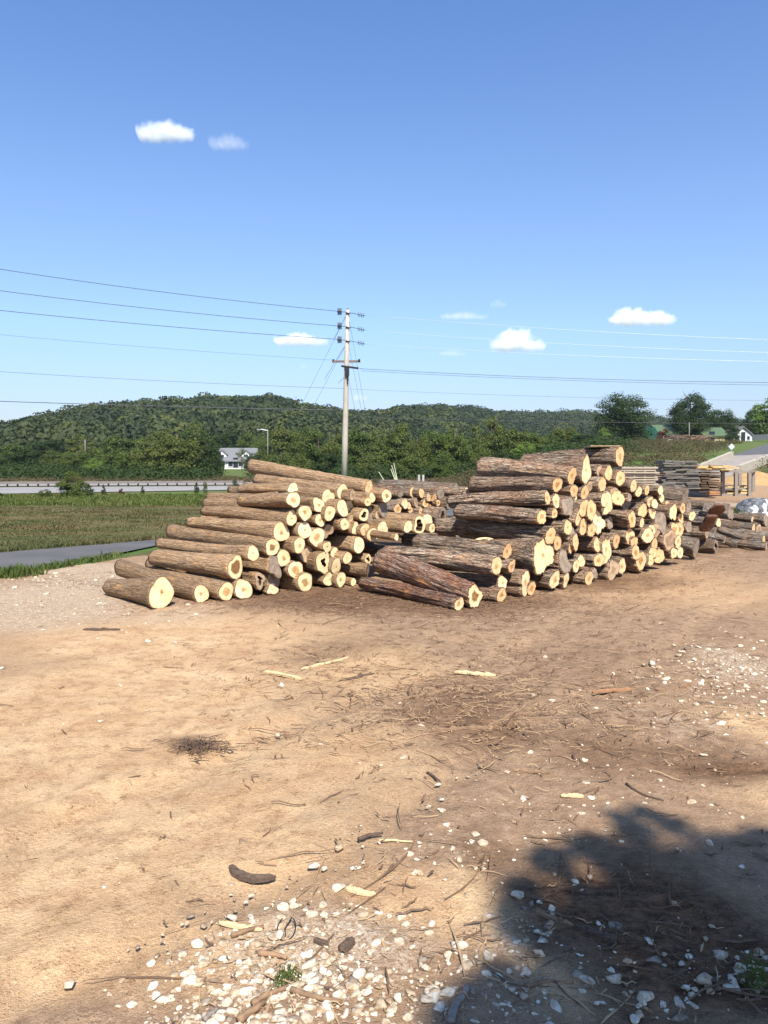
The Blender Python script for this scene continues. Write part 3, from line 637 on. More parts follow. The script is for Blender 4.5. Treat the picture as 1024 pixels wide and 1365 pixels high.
place('C', 3, 690, 235, 50, 'pale', shag=True, Y=19.5, irr=.25, lab='pale split chunk between the small cluster and the rough-barked pile')
for (x, y, d) in ((590, 300, 74), (600, 420, 80), (640, 470, 80), (585, 480, 60)):
    place('C', 3, x, y, d, 'grey', shag=True, Y=20.6, az=-60, L=2.2)
# low heap at the picture's far end: weathered odd lengths
Dd = [ # zoom, near, d, far, Y, style, label
 (585, 692, 122, 'grey', (500, 640, 100), 16.2, dict(irr=.15, lab='pale grey mossy-faced log lying alone on the ground past the rough pile')),
 (650, 600, 60, 'dull', (505, 590, 52), 17.5, dict(lab='slim log pointing at the brown leaning slab, above the pale grey-faced one')),
 (520, 375, 92, 'grey', (385, 350, 92), 19.5, dict(irr=.2, lab='thick squarish grey log behind the far end of the rough pile')),
 (705, 690, 88, 'grey', (640, 672, 80), 17.6, dict(hollow=.55, lab='arched hollow grey stub on the ground beside the low heap')),
 (893, 630, 48, 'dull', (725, 572, 42), 19.3, dict(lab='straight slim grey pole slanting down the front of the low heap')),
 (840, 668, 44, 'dull', (745, 615, 40), 18.8, dict(lab='thin pole lying under the slanting grey pole in the low heap')),
 (1012, 692, 52, 'dull', (875, 658, 44), 18.3, dict(lab='grey branch log on the ground at the frame edge end of the low heap')),
 (935, 570, 60, 'peach', (740, 548, 56), 20.3, dict(lab='log with a small peach end in the middle of the low heap')),
 (968, 572, 66, 'dull', (860, 560, 60), 20.8, dict(lab='log with a flat shaded end beside the small peach end')),
 (928, 512, 44, 'pale', (800, 490, 46), 21.3, dict(lab='whitish peeled log on top of the low heap')),
 (1010, 520, 80, 'grey', (930, 510, 80), 21.5, dict(lab='thick grey log beneath the plastic-wrapped heap')),
 (998, 635, 48, 'orange', (910, 625, 44), 19.0, dict(lab='short orange-sided log wedged between grey branches')),
 (1060, 620, 60, 'grey', (990, 605, 56), 19.4, dict(lab='grey log running out of the frame above the grounded branch')),
 (795, 475, 92, 'grey', (700, 455, 84), 21.0, dict(irr=.2, lab='stout log with a split grey end beside the brown slabs')),
 (722, 535, 56, 'pale', (650, 520, 50), 19.6, dict(lab='small stub with a white end tucked under the brown slabs')),
 (900, 600, 46, 'dull', (760, 588, 44), 20.0, dict(lab='dark log buried in the middle of the low heap')),
 (760, 640, 44, 'dull', (680, 600, 60), 18.9, dict(irr=.2, lab='forked branch end poking from the low heap')),
 (700, 580, 70, 'grey', (560, 545, 70), 20.4, dict(lab='thick shaded log behind the leaning brown slab')),
 (690, 440, 70, 'grey', (540, 430, 70), 22.5, dict(lab='flat grey log at the back of the low heap')),
 (700, 500, 70, 'grey', (545, 490, 80), 21.6, dict(lab='dull log under the flat grey one at the back of the low heap')),
]
for (x, y, d, st, far, Y, kw) in Dd: place('D', 5, x, y, d, st, far=far, Y=Y * .93 + 3.6, az=-47, shag=True, bark=BARK_G, **kw)
# leaning brown slabs of split trunk
def slab(px0, py0, px1, py1, Y, w, lab):
    a, b = at(*cv(5, px0, py0), Y), at(*cv(5, px1, py1), Y - .3); m = MB(); n = 9; P = []
    d = b - a
    for i in range(n):
        t = i / (n - 1); c = a + d * t; ww = w * (.75 + .35 * math.sin(PI * t)) * (1 + .12 * math.sin(9 * t + px0))
        P += [c + np.array([-ww / 2, .05 * math.sin(5 * t), 0]), c + np.array([ww / 2, .02, 0]), c + np.array([ww / 2 * .9, .13, .02]), c + np.array([-ww / 2 * .9, .15, .01])]
    m.add(P, [(4 * i + k, 4 * i + (k + 1) % 4, 4 * i + 4 + (k + 1) % 4, 4 * i + 4 + k) for i in range(n - 1) for k in range(4)] + [(0, 3, 2, 1), (4 * n - 4, 4 * n - 3, 4 * n - 2, 4 * n - 1)])
    base = (min(a[0], b[0]), Y, min(a[2], b[2]))
    o = link('wood_slab', mesh('wood_slab', np.array(m.v) - np.array(base), m.f, [SLABM], True), None, base)
    bv = o.modifiers.new('bevel', 'BEVEL'); bv.width = .02; bv.segments = 2
    tag(o, lab, 'wood slab', 'split slabs leaning on the low heap')
SLABM = simple('split_brown_wood', (.21, .10, .055), (.10, .05, .03), 5, .8, .5, .02, stretch=(4, 4, 1))
slab(640, 590, 690, 490, 19.2, .30, 'lower red-brown slab of split trunk leaning beside the white-ended stub')
slab(700, 500, 735, 425, 19.8, .34, 'upper red-brown slab of split trunk leaning against the stout split log')

# ---- labels: by look, then by layer from the ground and order from the meadow (lane) end
ORD = ['first', 'second', 'third', 'fourth', 'fifth', 'sixth', 'seventh', 'eighth', 'ninth', 'tenth', 'eleventh', 'twelfth', 'thirteenth', 'fourteenth', 'fifteenth', 'sixteenth', 'seventeenth', 'eighteenth', 'nineteenth', 'twentieth', 'twenty-first', 'twenty-second', 'twenty-third', 'twenty-fourth', 'twenty-fifth', 'twenty-sixth']
PN = {'A': 'smooth-barked pile', 'B': 'rough-barked pile', 'C': 'cluster behind gap', 'D': 'low heap', 'S': 'front logs'}
GN = {'A': 'smooth-barked logs in the pile by the lane', 'B': 'rough-barked logs in the tall pile', 'C': 'small logs in the cluster behind the gap', 'D': 'weathered logs in the low heap', 'S': 'big logs lying before the gap'}
LOOK = {'cream': 'cream-ended', 'heart': 'brown-hearted', 'rot': 'rot-hearted', 'orange': 'orange-ended', 'peach': 'peach-ended', 'grey': 'grey-ended', 'pale': 'pale-ended', 'dull': 'dull-ended'}
for p in 'ABCDS':
    G = [l for l in LOGS if l['pile'] == p]
    if not G: continue
    H = .33 if p in 'AB' else .25
    for l in G: l['c'] = int(max(0, l['near'][2] - .08) / H)
    for c in sorted({l['c'] for l in G}):
        row = sorted([l for l in G if l['c'] == c], key=lambda l: l['px'])
        for i, l in enumerate(row):
            sz = 'slim' if l['r'] < .125 else ('thick' if l['r'] > .185 else 'medium')
            auto = '%s %s log, %s from the lane in layer %s, %s' % (sz, LOOK[l['style']], ORD[i], ['one', 'two', 'three', 'four', 'five', 'six', 'seven', 'eight', 'nine', 'ten', 'eleven', 'twelve'][c], PN[p])
            tag(l['o'], l['lab'] or auto, 'log', GN[p])
# ------------------------------------------------------------------ foliage generators
def leaf_quads(C, Nrm, size, rg, asp=.62):
    n = len(C); t = np.cross(Nrm, rg.normal(size=(n, 3))); t /= np.linalg.norm(t, axis=1)[:, None] + 1e-9; b = np.cross(Nrm, t)
    s = (np.asarray(size) * rg.uniform(.6, 1.35, n))[:, None]
    fold = Nrm * s * rg.uniform(-.25, .25, n)[:, None]
    P = np.stack([C - t * s, C - b * s * asp + fold, C + t * s, C + b * s * asp + fold], 1).reshape(-1, 3)
    return P, np.arange(4 * n).reshape(n, 4)
def crown_data(seed, n, nl, leaf, shape='round', low=.0, fill=.35):
    """unit crown: width 1 (x,y in -.5...5), height 0..1"""
    rg = np.random.default_rng(seed); L = []
    while len(L) < nl:
        p = rg.uniform(-1, 1, 3); zz = (p[2] + 1) / 2
        if shape == 'round': lim = math.sqrt(max(0, 1 - (zz * 2 - 1) ** 2)) if zz > .5 or low > .05 else .8 + .4 * zz
        elif shape == 'cone': lim = (1 - zz) ** .8
        elif shape == 'vase': lim = (.62 + .4 * zz) * math.sqrt(max(0, 1 - max(0, (zz - .6) / .4) ** 2))
        else: lim = math.sqrt(max(0, 1 - zz ** 2))
        rr = math.hypot(p[0], p[1])
        if rr < lim * .98 and (rr > lim * .25 or zz > .6): L.append((p[0] * .38, p[1] * .38, low + (1 - low) * (.03 + .87 * zz), rg.uniform(.09, .19) * (1.2 - .35 * zz)))
    L = np.array(L); k = rg.integers(0, nl, n); d = rg.normal(size=(n, 3)); d /= np.linalg.norm(d, axis=1)[:, None]; d[:, 2] = np.abs(d[:, 2]) * .9 + d[:, 2] * .1
    rad_ = L[k, 3] * (1 - fill * rg.random(n) ** 2) * (1 + .15 * rg.normal(size=n))
    C = L[k, :3] + d * rad_[:, None] * np.array([1, 1, 1.15])
    N_ = d + rg.normal(size=(n, 3)) * .45 + np.array([0, 0, .15]); N_ /= np.linalg.norm(N_, axis=1)[:, None]
    return leaf_quads(C, N_, leaf, rg)
G_DARK = foliage('leaves_dark', (.022, .042, .012), (.038, .062, .018), (.035, .055, .014))
G_MID = foliage('leaves_mid', (.050, .082, .018), (.085, .115, .026), (.11, .11, .03))
G_LIGHT = foliage('leaves_light', (.085, .14, .03), (.13, .19, .04), (.10, .16, .03))
G_FOREST = foliage('leaves_forest', (.026, .042, .018), (.060, .074, .026), (.05, .065, .025), patch=.07)
G_F2 = foliage('leaves_forest_dark', (.020, .034, .018), (.032, .048, .02), patch=.07); G_F3 = foliage('leaves_forest_light', (.06, .08, .024), (.085, .095, .03), patch=.07)
G_SCRUB = foliage('scrub_leaves', (.058, .056, .024), (.13, .085, .052), (.07, .075, .03), patch=.1)
G_RED = foliage('purple_red_leaves', (.09, .028, .025), (.13, .05, .03), (.1, .04, .03))
G_GRASS = foliage('grass_blades', (.065, .10, .025), (.14, .14, .05), (.12, .14, .03), patch=.6, trans=.35)
TRUNK = simple('trunk_bark', (.16, .12, .09), (.08, .06, .045), 6, .9, .5, .03, stretch=(6, 6, 1))
def proto(seed, shape, mat, n=7000, nl=42, leaf=.021, low=.0):
    V, Fq = crown_data(seed, n, nl, leaf, shape, low)
    return mesh('crown', V, Fq, [mat])
def trunk_me(seed, h=.9):
    rg = random.Random(seed); m = MB(); P = [(0, 0, -.05), (.01, 0, .15), (-.01, .01, .4), (.01, 0, .7), (0, 0, h)]
    m.tube(P, [.032, .026, .02, .012, .004], 8)
    for i in range(7):
        z = .25 + i * .085; a = rg.uniform(0, 6.28); l = .3 * (1 - i * .07); c = np.array([0, 0, z])
        m.tube([c, c + np.array([math.cos(a) * l * .5, math.sin(a) * l * .5, .08]), c + np.array([math.cos(a) * l, math.sin(a) * l, .2])], [.012, .008, .002], 6)
    return mesh('trunk', m.v, m.f, [TRUNK], True)
PROTO = {}
for i, (sh, mt) in enumerate([('round', G_MID), ('round', G_MID), ('dome', G_MID), ('vase', G_MID), ('round', G_DARK), ('dome', G_DARK), ('vase', G_DARK), ('round', G_LIGHT)]):
    PROTO[i] = (proto(100 + i, sh, mt, low=.0), trunk_me(200 + i))
PROTO[8] = (proto(120, 'cone', G_MID, 6000, 40), trunk_me(208))
PROTO[9] = (proto(121, 'vase', G_MID, 1700, 30, .016, .25), trunk_me(209))      # thin see-through
PROTO[10] = (proto(122, 'dome', G_DARK, 3500, 26, .026), None)
PROTO[11] = (proto(123, 'dome', G_RED, 2500, 20, .03), None)
PROTO[12] = (proto(124, 'dome', G_MID, 3500, 26, .026), None)
PROTO[13] = (proto(125, 'round', G_DARK, 22000, 90, .0135, .0), trunk_me(213))
PROTO[14] = (proto(126, 'round', G_DARK, 18000, 70, .0135, .04), trunk_me(214))
def tree(px, top, wpx, Y, k, lab, group, name='tree', cat='tree', base=None):
    x = (px - 512) / F * Y; z0 = tz(x, Y) if base is None else at(px, base, Y)[2]
    h = at(px, top, Y)[2] - z0; w_ = wpx / F * Y
    r = empty(name, (x, Y, z0), random.uniform(0, 6.28)); tag(r, lab, cat, group)
    c = link('crown' if cat == 'tree' else 'foliage', PROTO[k][0], r); c.scale = (w_, w_ * random.uniform(.85, 1.1), h)
    if PROTO[k][1]:
        t = link('trunk', PROTO[k][1], r); t.scale = (min(w_, h), min(w_, h), h)
    return r
SIZE = lambda wpx: 'small' if wpx < 36 else ('broad' if wpx > 58 else 'mid-sized')
KIND = {0: 'rounded green tree', 1: 'rounded green tree', 2: 'low bushy green tree', 3: 'upright green tree', 4: 'dark round tree', 5: 'dark low bushy tree', 6: 'dark upright tree', 7: 'light green round tree', 8: 'pointed green tree', 9: 'thin sparse tree'}
TL = [(8, 608, 40, 110, 5), (36, 596, 58, 115, 5), (72, 601, 46, 120, 2), (104, 598, 52, 130, 0), (127, 611, 30, 95, 7), (150, 603, 48, 110, 2), (176, 595, 54, 102, 0), (207, 588, 66, 96, 1), (238, 573, 70, 97, 0), (262, 572, 62, 105, 4), (281, 584, 42, 100, 5),
      (20, 588, 62, 170, 0), (62, 584, 64, 175, 4), (110, 582, 64, 175, 2), (160, 577, 66, 168, 0), (205, 570, 60, 165, 3), (255, 560, 60, 190, 1), (300, 572, 60, 205, 4), (330, 575, 50, 210, 3)]
TR = [(348, 582, 40, 185, 9), (362, 572, 44, 165, 3), (385, 562, 58, 130, 0), (410, 568, 56, 120, 9), (425, 571, 56, 118, 1), (452, 575, 56, 112, 3), (476, 566, 58, 108, 0), (503, 573, 56, 104, 2), (530, 562, 58, 106, 1), (556, 577, 50, 100, 0), (580, 570, 58, 104, 3),
      (606, 566, 58, 106, 0), (632, 560, 60, 110, 8), (655, 552, 56, 116, 1), (684, 568, 58, 118, 0), (640, 596, 46, 98, 2), (712, 573, 50, 125, 3), (735, 580, 44, 130, 2), (752, 566, 48, 150, 0), (778, 578, 44, 140, 4), (800, 583, 34, 135, 2), (700, 590, 40, 112, 7),
      (400, 606, 46, 94, 2), (440, 604, 46, 92, 4), (490, 606, 48, 90, 2), (545, 604, 46, 88, 0), (590, 606, 46, 88, 2), (672, 600, 40, 100, 5), (765, 590, 30, 128, 7), (335, 604, 26, 150, 5), (350, 600, 40, 110, 2), (375, 600, 40, 100, 0), (291, 596, 22, 140, 5), (323, 598, 24, 150, 9)]
def row(T, where, group):
    T = sorted(T); cnt = {}
    tot = {}
    for t in T: tot[(SIZE(t[2]), KIND[t[4]], t[3] > 140)] = tot.get((SIZE(t[2]), KIND[t[4]], t[3] > 140), 0) + 1
    for (px, top, w_, Y, k) in T:
        kk = (SIZE(w_), KIND[k], Y > 140); cnt[kk] = cnt.get(kk, 0) + 1
        o_ = (ORD[cnt[kk] - 1] + ' ') if tot[kk] > 1 else ''
        lab = '%s%s %s from the %s' % (o_, kk[0], kk[1], where[1] if kk[2] else where[0])
        tree(px, top, w_, Y, k, lab.strip(), group)
row(TL, ('meadow edge toward the grey-roofed house', 'meadow edge, back row'), 'trees beyond the highway')
row(TR, ('grey-roofed house toward the farm', 'grey-roofed house, rear row'), 'trees behind the log piles')
tree(828, 525, 88, 165, 13, 'very broad round dark tree above the top log of the rough pile', 'farm trees', base=592)
tree(918, 518, 62, 172, 14, 'tallest dark tree, open-branched, between the two green-roofed buildings', 'farm trees', base=589)
tree(958, 541, 46, 180, 14, 'dark tree half hidden behind the tallest open-branched tree', 'farm trees', base=588)
tree(1024, 531, 66, 160, 7, 'bright light green tree cut by the frame beside the road on the rise', 'farm trees', base=585)
tree(1003, 545, 44, 175, 4, 'dark small tree behind the bright green tree by the road', 'farm trees', base=585)
tree(885, 569, 27, 158, 11, 'purplish brown shrub in front of the dark green roof', 'farm shrubs', 'shrub', 'shrub', base=590)
tree(974, 565, 24, 158, 5, 'small dark tree touching the white gabled house', 'farm trees', base=589)
tree(803, 570, 20, 158, 7, 'little lighter green tree under the very broad dark tree', 'farm trees', base=592)
SH = [(96, 629, 50, 48.5, 2, 'big rounded green shrub beside the highway'), (60, 652, 27, 47.5, 12, 'low green shrub at the highway edge next to the big rounded one'), (118, 646, 20, 49, 10, 'small green shrub tucked against the big rounded one'), (138, 646, 9, 50.5, 10, 'narrow dark shrub between the big rounded shrub and the red one'),
      (162, 650, 10, 51, 11, 'tiny red shrub by the highway'), (190, 648, 7, 52, 10, 'very small dark sapling just past the red shrub'), (262, 643, 9, 54, 10, 'dark little bush, first of a close pair by the highway'), (273, 641, 9, 54.5, 12, 'leafier little bush, second of a close pair by the highway'), (313, 639, 15, 56, 10, 'bush at the highway end touching the log pile'), (0, 657, 14, 48, 10, 'bush cut by the picture frame on the highway verge')]
for (px, top, w_, Y, k, lab) in SH: tree(px, top, w_, Y, k, lab, 'shrubs on the highway verge', 'shrub', 'shrub')

# distant wooded hills: one uncountable mass
def forest():
    rg = np.random.default_rng(5); Cs = []; Rs = []
    n = 0; 
    px = rg.uniform(-260, 1250, 6000); u = rg.uniform(.5, 1.04, 6000); R, Z = ridge(px); Y = R * u
    X = (px - 512) / F * Y; ok = (Y > 205) & ~((px > 270) & (px < 350) & (Y < 250))
    ok &= ~((px > 800) & (Y < 420))
    X, Y, px = X[ok], Y[ok], px[ok]; Zg = terrain(X, Y); rr = rg.uniform(3.2, 7.6, len(X)) * (1 + (Y > 600) * .3); hh = rg.uniform(5, 14.5, len(X))
    m = 200; k = np.repeat(np.arange(len(X)), m); d = rg.normal(size=(len(k), 3)); d /= np.linalg.norm(d, axis=1)[:, None]; d[:, 2] = np.abs(d[:, 2]) * 1.0 - .25
    lump = 1 + .28 * noise(d[:, 0] * 2.2 + k * 7.7, d[:, 1] * 2.2, d[:, 2] * 2.2, 4)
    C = np.stack([X[k], Y[k], Zg[k] + hh[k] * .55], 1) + d * (rr[k] * lump)[:, None] * np.array([1, 1, 1.05])
    N_ = d + rg.normal(size=d.shape) * .35; N_ /= np.linalg.norm(N_, axis=1)[:, None]
    V, Fq = leaf_quads(C, N_, np.minimum(rr[k] * .13, .75), rg, .8)
    o = link('forest', mesh('forest', V, Fq, [G_FOREST, G_F2, G_F3], mi=rg.choice([0, 0, 0, 1, 1, 2], len(X))[k])); tag(o, 'dense green woods covering the distant hills', 'forest', kind='stuff')
forest()
# scrub on the rise at the far side of the yard
rng_u = lambda rg, a, b, n: rg.uniform(a, b, n)
def scrub():
    rg = np.random.default_rng(9); n = 620; px = rg.uniform(600, 1150, n); Y = rg.uniform(56, 150, n) ** 1.0
    X = (px - 512) / F * Y; Zg = terrain(X, Y)
    ok = ~((px > 925) & (px - 925 > (Y - 58) * .75) & (px < 1030 + (Y - 60) * .7) )
    X, Y, Zg = X[ok], Y[ok], Zg[ok]; rr = rg.uniform(.3, 1.7, len(X)) ** 1.2; m = 240; k = np.repeat(np.arange(len(X)), m)
    d = rg.normal(size=(len(k), 3)); d /= np.linalg.norm(d, axis=1)[:, None]; d[:, 2] = np.abs(d[:, 2])
    C = np.stack([X[k], Y[k], Zg[k]], 1) + d * (rr[k] * rg.uniform(.6, 1.1, len(k)))[:, None] * np.array([1.3, 1.3, .75])
    N_ = d + rg.normal(size=d.shape) * .6; N_ /= np.linalg.norm(N_, axis=1)[:, None]
    V, Fq = leaf_quads(C, N_, .085, rg, .5); o = link('undergrowth', mesh('undergrowth', V, Fq, [G_SCRUB])); tag(o, 'brown and green scrub covering the rise', 'undergrowth', kind='stuff')
    n = 520; px = np.r_[rng_u(rg, -60, 285, 230), rng_u(rg, 345, 830, 290)]; Y = rg.uniform(86, 122, n); X = (px - 512) / F * Y; rr = rg.uniform(.7, 2.0, n); k = np.repeat(np.arange(n), 230); d = rg.normal(size=(len(k), 3)); d /= np.linalg.norm(d, axis=1)[:, None]; d[:, 2] = np.abs(d[:, 2])
    C = np.stack([X[k], Y[k], terrain(X, Y)[k]], 1) + d * (rr[k] * rg.uniform(.7, 1.1, len(k)))[:, None] * np.array([1.2, 1.2, .95])
    N_ = d + rg.normal(size=d.shape) * .5; N_ /= np.linalg.norm(N_, axis=1)[:, None]
    V, Fq = leaf_quads(C, N_, .15, rg, .6); o = link('thicket', mesh('thicket', V, Fq, [G_DARK])); tag(o, 'tangled green thicket at the foot of the trees', 'thicket', kind='stuff')
    # low weeds behind the gap and along highway
    n = 900; px = np.r_[rg.uniform(480, 700, 500), rg.uniform(-40, 480, 400)]; Y = np.r_[rg.uniform(40, 85, 500), rg.uniform(78, 95, 400)]; X = (px - 512) / F * Y
    rr = rg.uniform(.2, .75, n); k = np.repeat(np.arange(n), 60); d = rg.normal(size=(len(k), 3)); d /= np.linalg.norm(d, axis=1)[:, None]; d[:, 2] = np.abs(d[:, 2])
    C = np.stack([X[k], Y[k], terrain(X, Y)[k]], 1) + d * (rr[k] * rg.uniform(.6, 1.1, len(k)))[:, None] * np.array([1.5, 1.5, .6])
    N_ = d + rg.normal(size=d.shape) * .7; N_ /= np.linalg.norm(N_, axis=1)[:, None]
    V, Fq = leaf_quads(C, N_, .10, rg, .4); o = link('weeds', mesh('weeds', V, Fq, [G_SCRUB])); tag(o, 'brownish green weeds beyond the piles and highway', 'weeds', kind='stuff')
scrub()
def grass(name, X, Y, h, lab, mat, nb=5, wd=.012, spread=.12, seed=3):
    rg = np.random.default_rng(seed); k = np.repeat(np.arange(len(X)), nb); n = len(k)
    bx = X[k] + rg.normal(0, spread, n); by = Y[k] + rg.normal(0, spread, n); bz = terrain(bx, by) - .01
    a = rg.uniform(0, 2 * PI, n); hh = h[k] * rg.uniform(.5, 1.3, n); le = rg.uniform(.15, .8, n) * hh; ww = wd * rg.uniform(.6, 1.5, n) * (1 + by / 28)
    d = np.stack([np.cos(a), np.sin(a), 0 * a], 1); s = np.stack([-np.sin(a), np.cos(a), 0 * a], 1) * ww[:, None]
    B = np.stack([bx, by, bz], 1); Mid = B + d * (le * .35)[:, None] + np.array([0, 0, 1]) * (hh * .6)[:, None]; T = B + d * le[:, None] + np.array([0, 0, 1]) * hh[:, None]
    P = np.stack([B - s, B + s, Mid + s * .7, Mid - s * .7, T + s * .1, T - s * .1], 1).reshape(-1, 3); i = np.arange(n)[:, None] * 6
    Fq = np.concatenate([i + np.array([0, 1, 2, 3]), i + np.array([3, 2, 4, 5])]); o = link(name, mesh(name, P, Fq, [mat])); return tag(o, lab, 'grass', kind='stuff')
rg = np.random.default_rng(2)
G_HAY = foliage('meadow_blades', (.055, .07, .022), (.17, .115, .06), (.09, .09, .035), patch=.55, trans=.3, stretch=(.45, 1.1, 1))
n = 16000; px = rg.uniform(-60, 470, n); py = 611 + 2562 / rg.uniform(17.5, 51, n); P = np.array([gr(a, b)[:2] for a, b in zip(px, py)])
yl = line_mask(P[:, 0], None, LANE_FAR); ok = P[:, 1] > yl + .25; P = P[ok]
grass('meadow_grass', P[:, 0], P[:, 1], np.full(len(P), .05) * (1 + .6 * noise(P[:, 0] * .5, P[:, 1] * 1.2, 0, 4)), 'rough mown grass of the meadow', G_HAY, 5, .011, .16)
n = 5000; px = rg.uniform(-60, 420, n); Yh = rg.uniform(40, 51.0, n); X = (px - 512) / F * Yh
grass('verge_grass', X, Yh, np.full(n, .15), 'lush green grass along the highway', G_GRASS, 6, .012, .2, 5)
xs = rg.uniform(-14, -3.0, 1800); ys = line_mask(xs, None, LANE_NEAR) - np.abs(rg.normal(0, .35, 1800)) - .05; xx = noise(xs * 1.2, xs * 0, 0, 66); ok = xx > -.35
grass('lane_edge_grass', xs[ok], ys[ok], np.full(ok.sum(), .13), 'ragged grass along the near edge of the lane', G_GRASS, 6, .009, .1, 6)
xs = rg.uniform(-30, -2.0, 1400); ys = line_mask(xs, None, LANE_FAR) + np.abs(rg.normal(0, .2, 1400)) + .05
grass('lane_far_grass', xs, ys, np.full(1400, .14), 'taller grass along the far edge of the lane', G_HAY, 6, .009, .1, 7)
q = [gr(15, 768)[:2] + rg.normal(0, .22, 2) for _ in range(60)]; q = np.array(q)
grass('lane_side_grass', q[:, 0], q[:, 1], np.full(len(q), .2), 'grass tuft at the lane edge near the frame', G_GRASS, 8, .009, .08, 8)
q = [at(975 + rg.normal(0, 9), 672, 33.5 + rg.normal(0, .5))[:2] for _ in range(120)]; q = np.array(q)
grass('heap_side_grass', q[:, 0], q[:, 1], np.full(len(q), .25), 'green grass patch beside the plastic-wrapped heap', G_GRASS, 8, .01, .12, 9)

# ------------------------------------------------------------------ utility pole and lines
YP = 60.0
def pole():
    b = at(459.5, 630, YP); top = at(463.5, 413, YP); base = np.array([b[0], YP, 0.]); r = empty('utility_pole', base)
    tag(r, 'tall grey wooden utility pole behind the log piles, with cross-arm and insulators', 'utility pole')
    D = lambda px, py, Y=YP: at(px, py, Y) - base
    PM = simple('weathered_pole', (.50, .44, .37), (.33, .28, .23), 3, .85, .4, .01, stretch=(9, 9, .5))
    MB().tube([D(459, 645), D(460, 590), D(461.8, 500), D(463.5, 413)], [.24, .225, .19, .15], 12).build('pole_shaft', PM, r, True)
    MB().tube([D(463.5, 413), D(463.5, 411.4)], [.09, .06], 8).build('pole_cap', DARK, r)
    m = MB().beam(D(442.5, 482), D(480.5, 481.6, YP + .1), .14, .16); m.build('crossarm', simple('crossarm_wood', (.2, .15, .11), (.12, .09, .07)), r)
    MB().beam(D(455, 488, YP - .25), D(478, 491, YP - .25), .14, .14).build('lower_arm', DARK, r)
    for (x, s) in ((454, 1), (470, 1)): MB().beam(D(x, 483, YP - .1), D(462, 489, YP - .1), .04, .04).build('arm_brace', METAL, r)
    MB().box(D(463, 496, YP - .25), (.3, .25, .6)).build('switch_box', DARK, r)
    MB().tube([D(463, 490, YP - .3), D(464, 497, YP - .3), D(463, 504, YP - .28), D(463.5, 512, YP - .26)], .05, 6).build('hanging_cable', DARK, r)
    for y in (415.5, 434.5, 453):
        m = MB()
        for i in range(5): m.tube([D(450.2 + i * 1.15, y), D(450.8 + i * 1.15, y)], [.26, .26], 10)
        m.tube([D(449.5, y), D(463, y + .5)], .025, 5); m.build('insulator', DARK, r)
        m = MB(); yy = y + 3.6
        for i in range(4): m.tube([D(477.5 + i * 2.2, yy + i * .5), D(478.1 + i * 2.2, yy + .1 + i * .5)], [.17, .17], 10)
        m.tube([D(463, y + .8), D(477, yy - .2), D(487, yy + 2)], .022, 5); m.build('insulator', DARK, r)
        MB().tube([D(461, y + 1, YP - .2), D(467, y + 3, YP - .2)], .05, 6).build('bracket', DARK, r)
    for (a, b2) in (((444.5, 482), (444.5, 479)), ((479, 482), (479, 478.8))): MB().tube([D(*a), D(*b2)], .08, 8).build('pin_insulator', DARK, r)
    for i, (a, b2, c, Yg) in enumerate((((462, 458), (447, 482), (433, 505), YP + 3), ((462, 500), (456, 506), (451, 511), YP + 2), ((463, 416), (457, 430), (445, 452), YP + 2))):
        MB().tube([D(*a), D(b2[0], b2[1], (YP + Yg) / 2), D(*c, Yg)], .022, 5).build('hanging_wire', WIREL, r)
    for (a, c, Yg) in (((464, 417), (503, 640), YP + 9), ((464, 455), (500, 640), YP + 7), ((464, 500), (492, 640), YP + 5), ((462, 420), (352, 640), YP + 16), ((462, 458), (366, 640), YP + 12)):
        MB().tube([D(*a), D(*c, Yg)], .010, 5).build('guy_wire', WIRE, r)
pole()
WG = 'power lines strung from the utility pole'
def wire(name_lab, pts, rr, m, Y1=YP, Y0=YP, ext=None):
    """pts: pixel points from the pole outwards; depth runs from Y0 to Y1"""
    n = len(pts); xs = np.array([p[0] for p in pts], float); ys = np.array([p[1] for p in pts], float)
    c = np.polyfit(xs, ys, 2 if n > 2 else 1); X = np.linspace(xs[0], xs[-1], 26); Yp = np.linspace(Y0, Y1, 26)
    P = [at(x, np.polyval(c, x), y) for x, y in zip(X, Yp)]; base = P[0]
    o = MB().tube([p - base for p in P], rr, 5).build('power_line', m, None, True, base); tag(o, name_lab, 'power line', WG)
wire('topmost dark wire running from the pole over the meadow', [(450, 414.5), (225, 391), (0, 358), (-330, 300)], .02, WIRE, 42)
wire('second dark wire from the top, pole to the meadow side', [(450, 434), (225, 415), (0, 386.5), (-330, 338)], .02, WIRE, 42)
wire('third dark wire from the top, pole to the meadow side', [(450, 452), (225, 436), (0, 413), (-330, 374)], .02, WIRE, 42)
wire('faint wire level with the cross-arm on the meadow side', [(443, 480), (225, 465), (0, 446), (-330, 412)], .009, WIRE, 46)
wire('thin wire below the cross-arm on the meadow side', [(461, 518), (225, 508), (0, 495.5), (-330, 470)], .012, WIRE, 46)
wire('thickest lowest cable crossing in front of the wooded hill', [(461, 547), (225, 541.5), (0, 535), (-330, 522)], .026, WIRE, 50)
wire('topmost pale wire running from the pole over the farm', [(487, 419.5), (750, 440), (1024, 452), (1350, 461)], .009, WIREL, 52)
wire('second pale wire from the top on the farm side', [(487, 440), (750, 459), (1024, 469), (1350, 475)], .009, WIREL, 52)
wire('third pale wire from the top on the farm side', [(487, 458.5), (750, 474), (1024, 481), (1350, 485)], .009, WIREL, 52)
wire('upper strand of the doubled wire at cross-arm level, farm side', [(479, 491), (750, 505), (1024, 509), (1350, 509)], .017, WIRE, 54)
wire('lower strand of the doubled wire at cross-arm level, farm side', [(482, 494), (750, 507.5), (1024, 512.5), (1350, 513)], .013, WIRE, 54)
wire('faint thin wire below the doubled strands, farm side', [(461, 518), (750, 530), (1024, 533), (1350, 533)], .008, WIRE, 56)
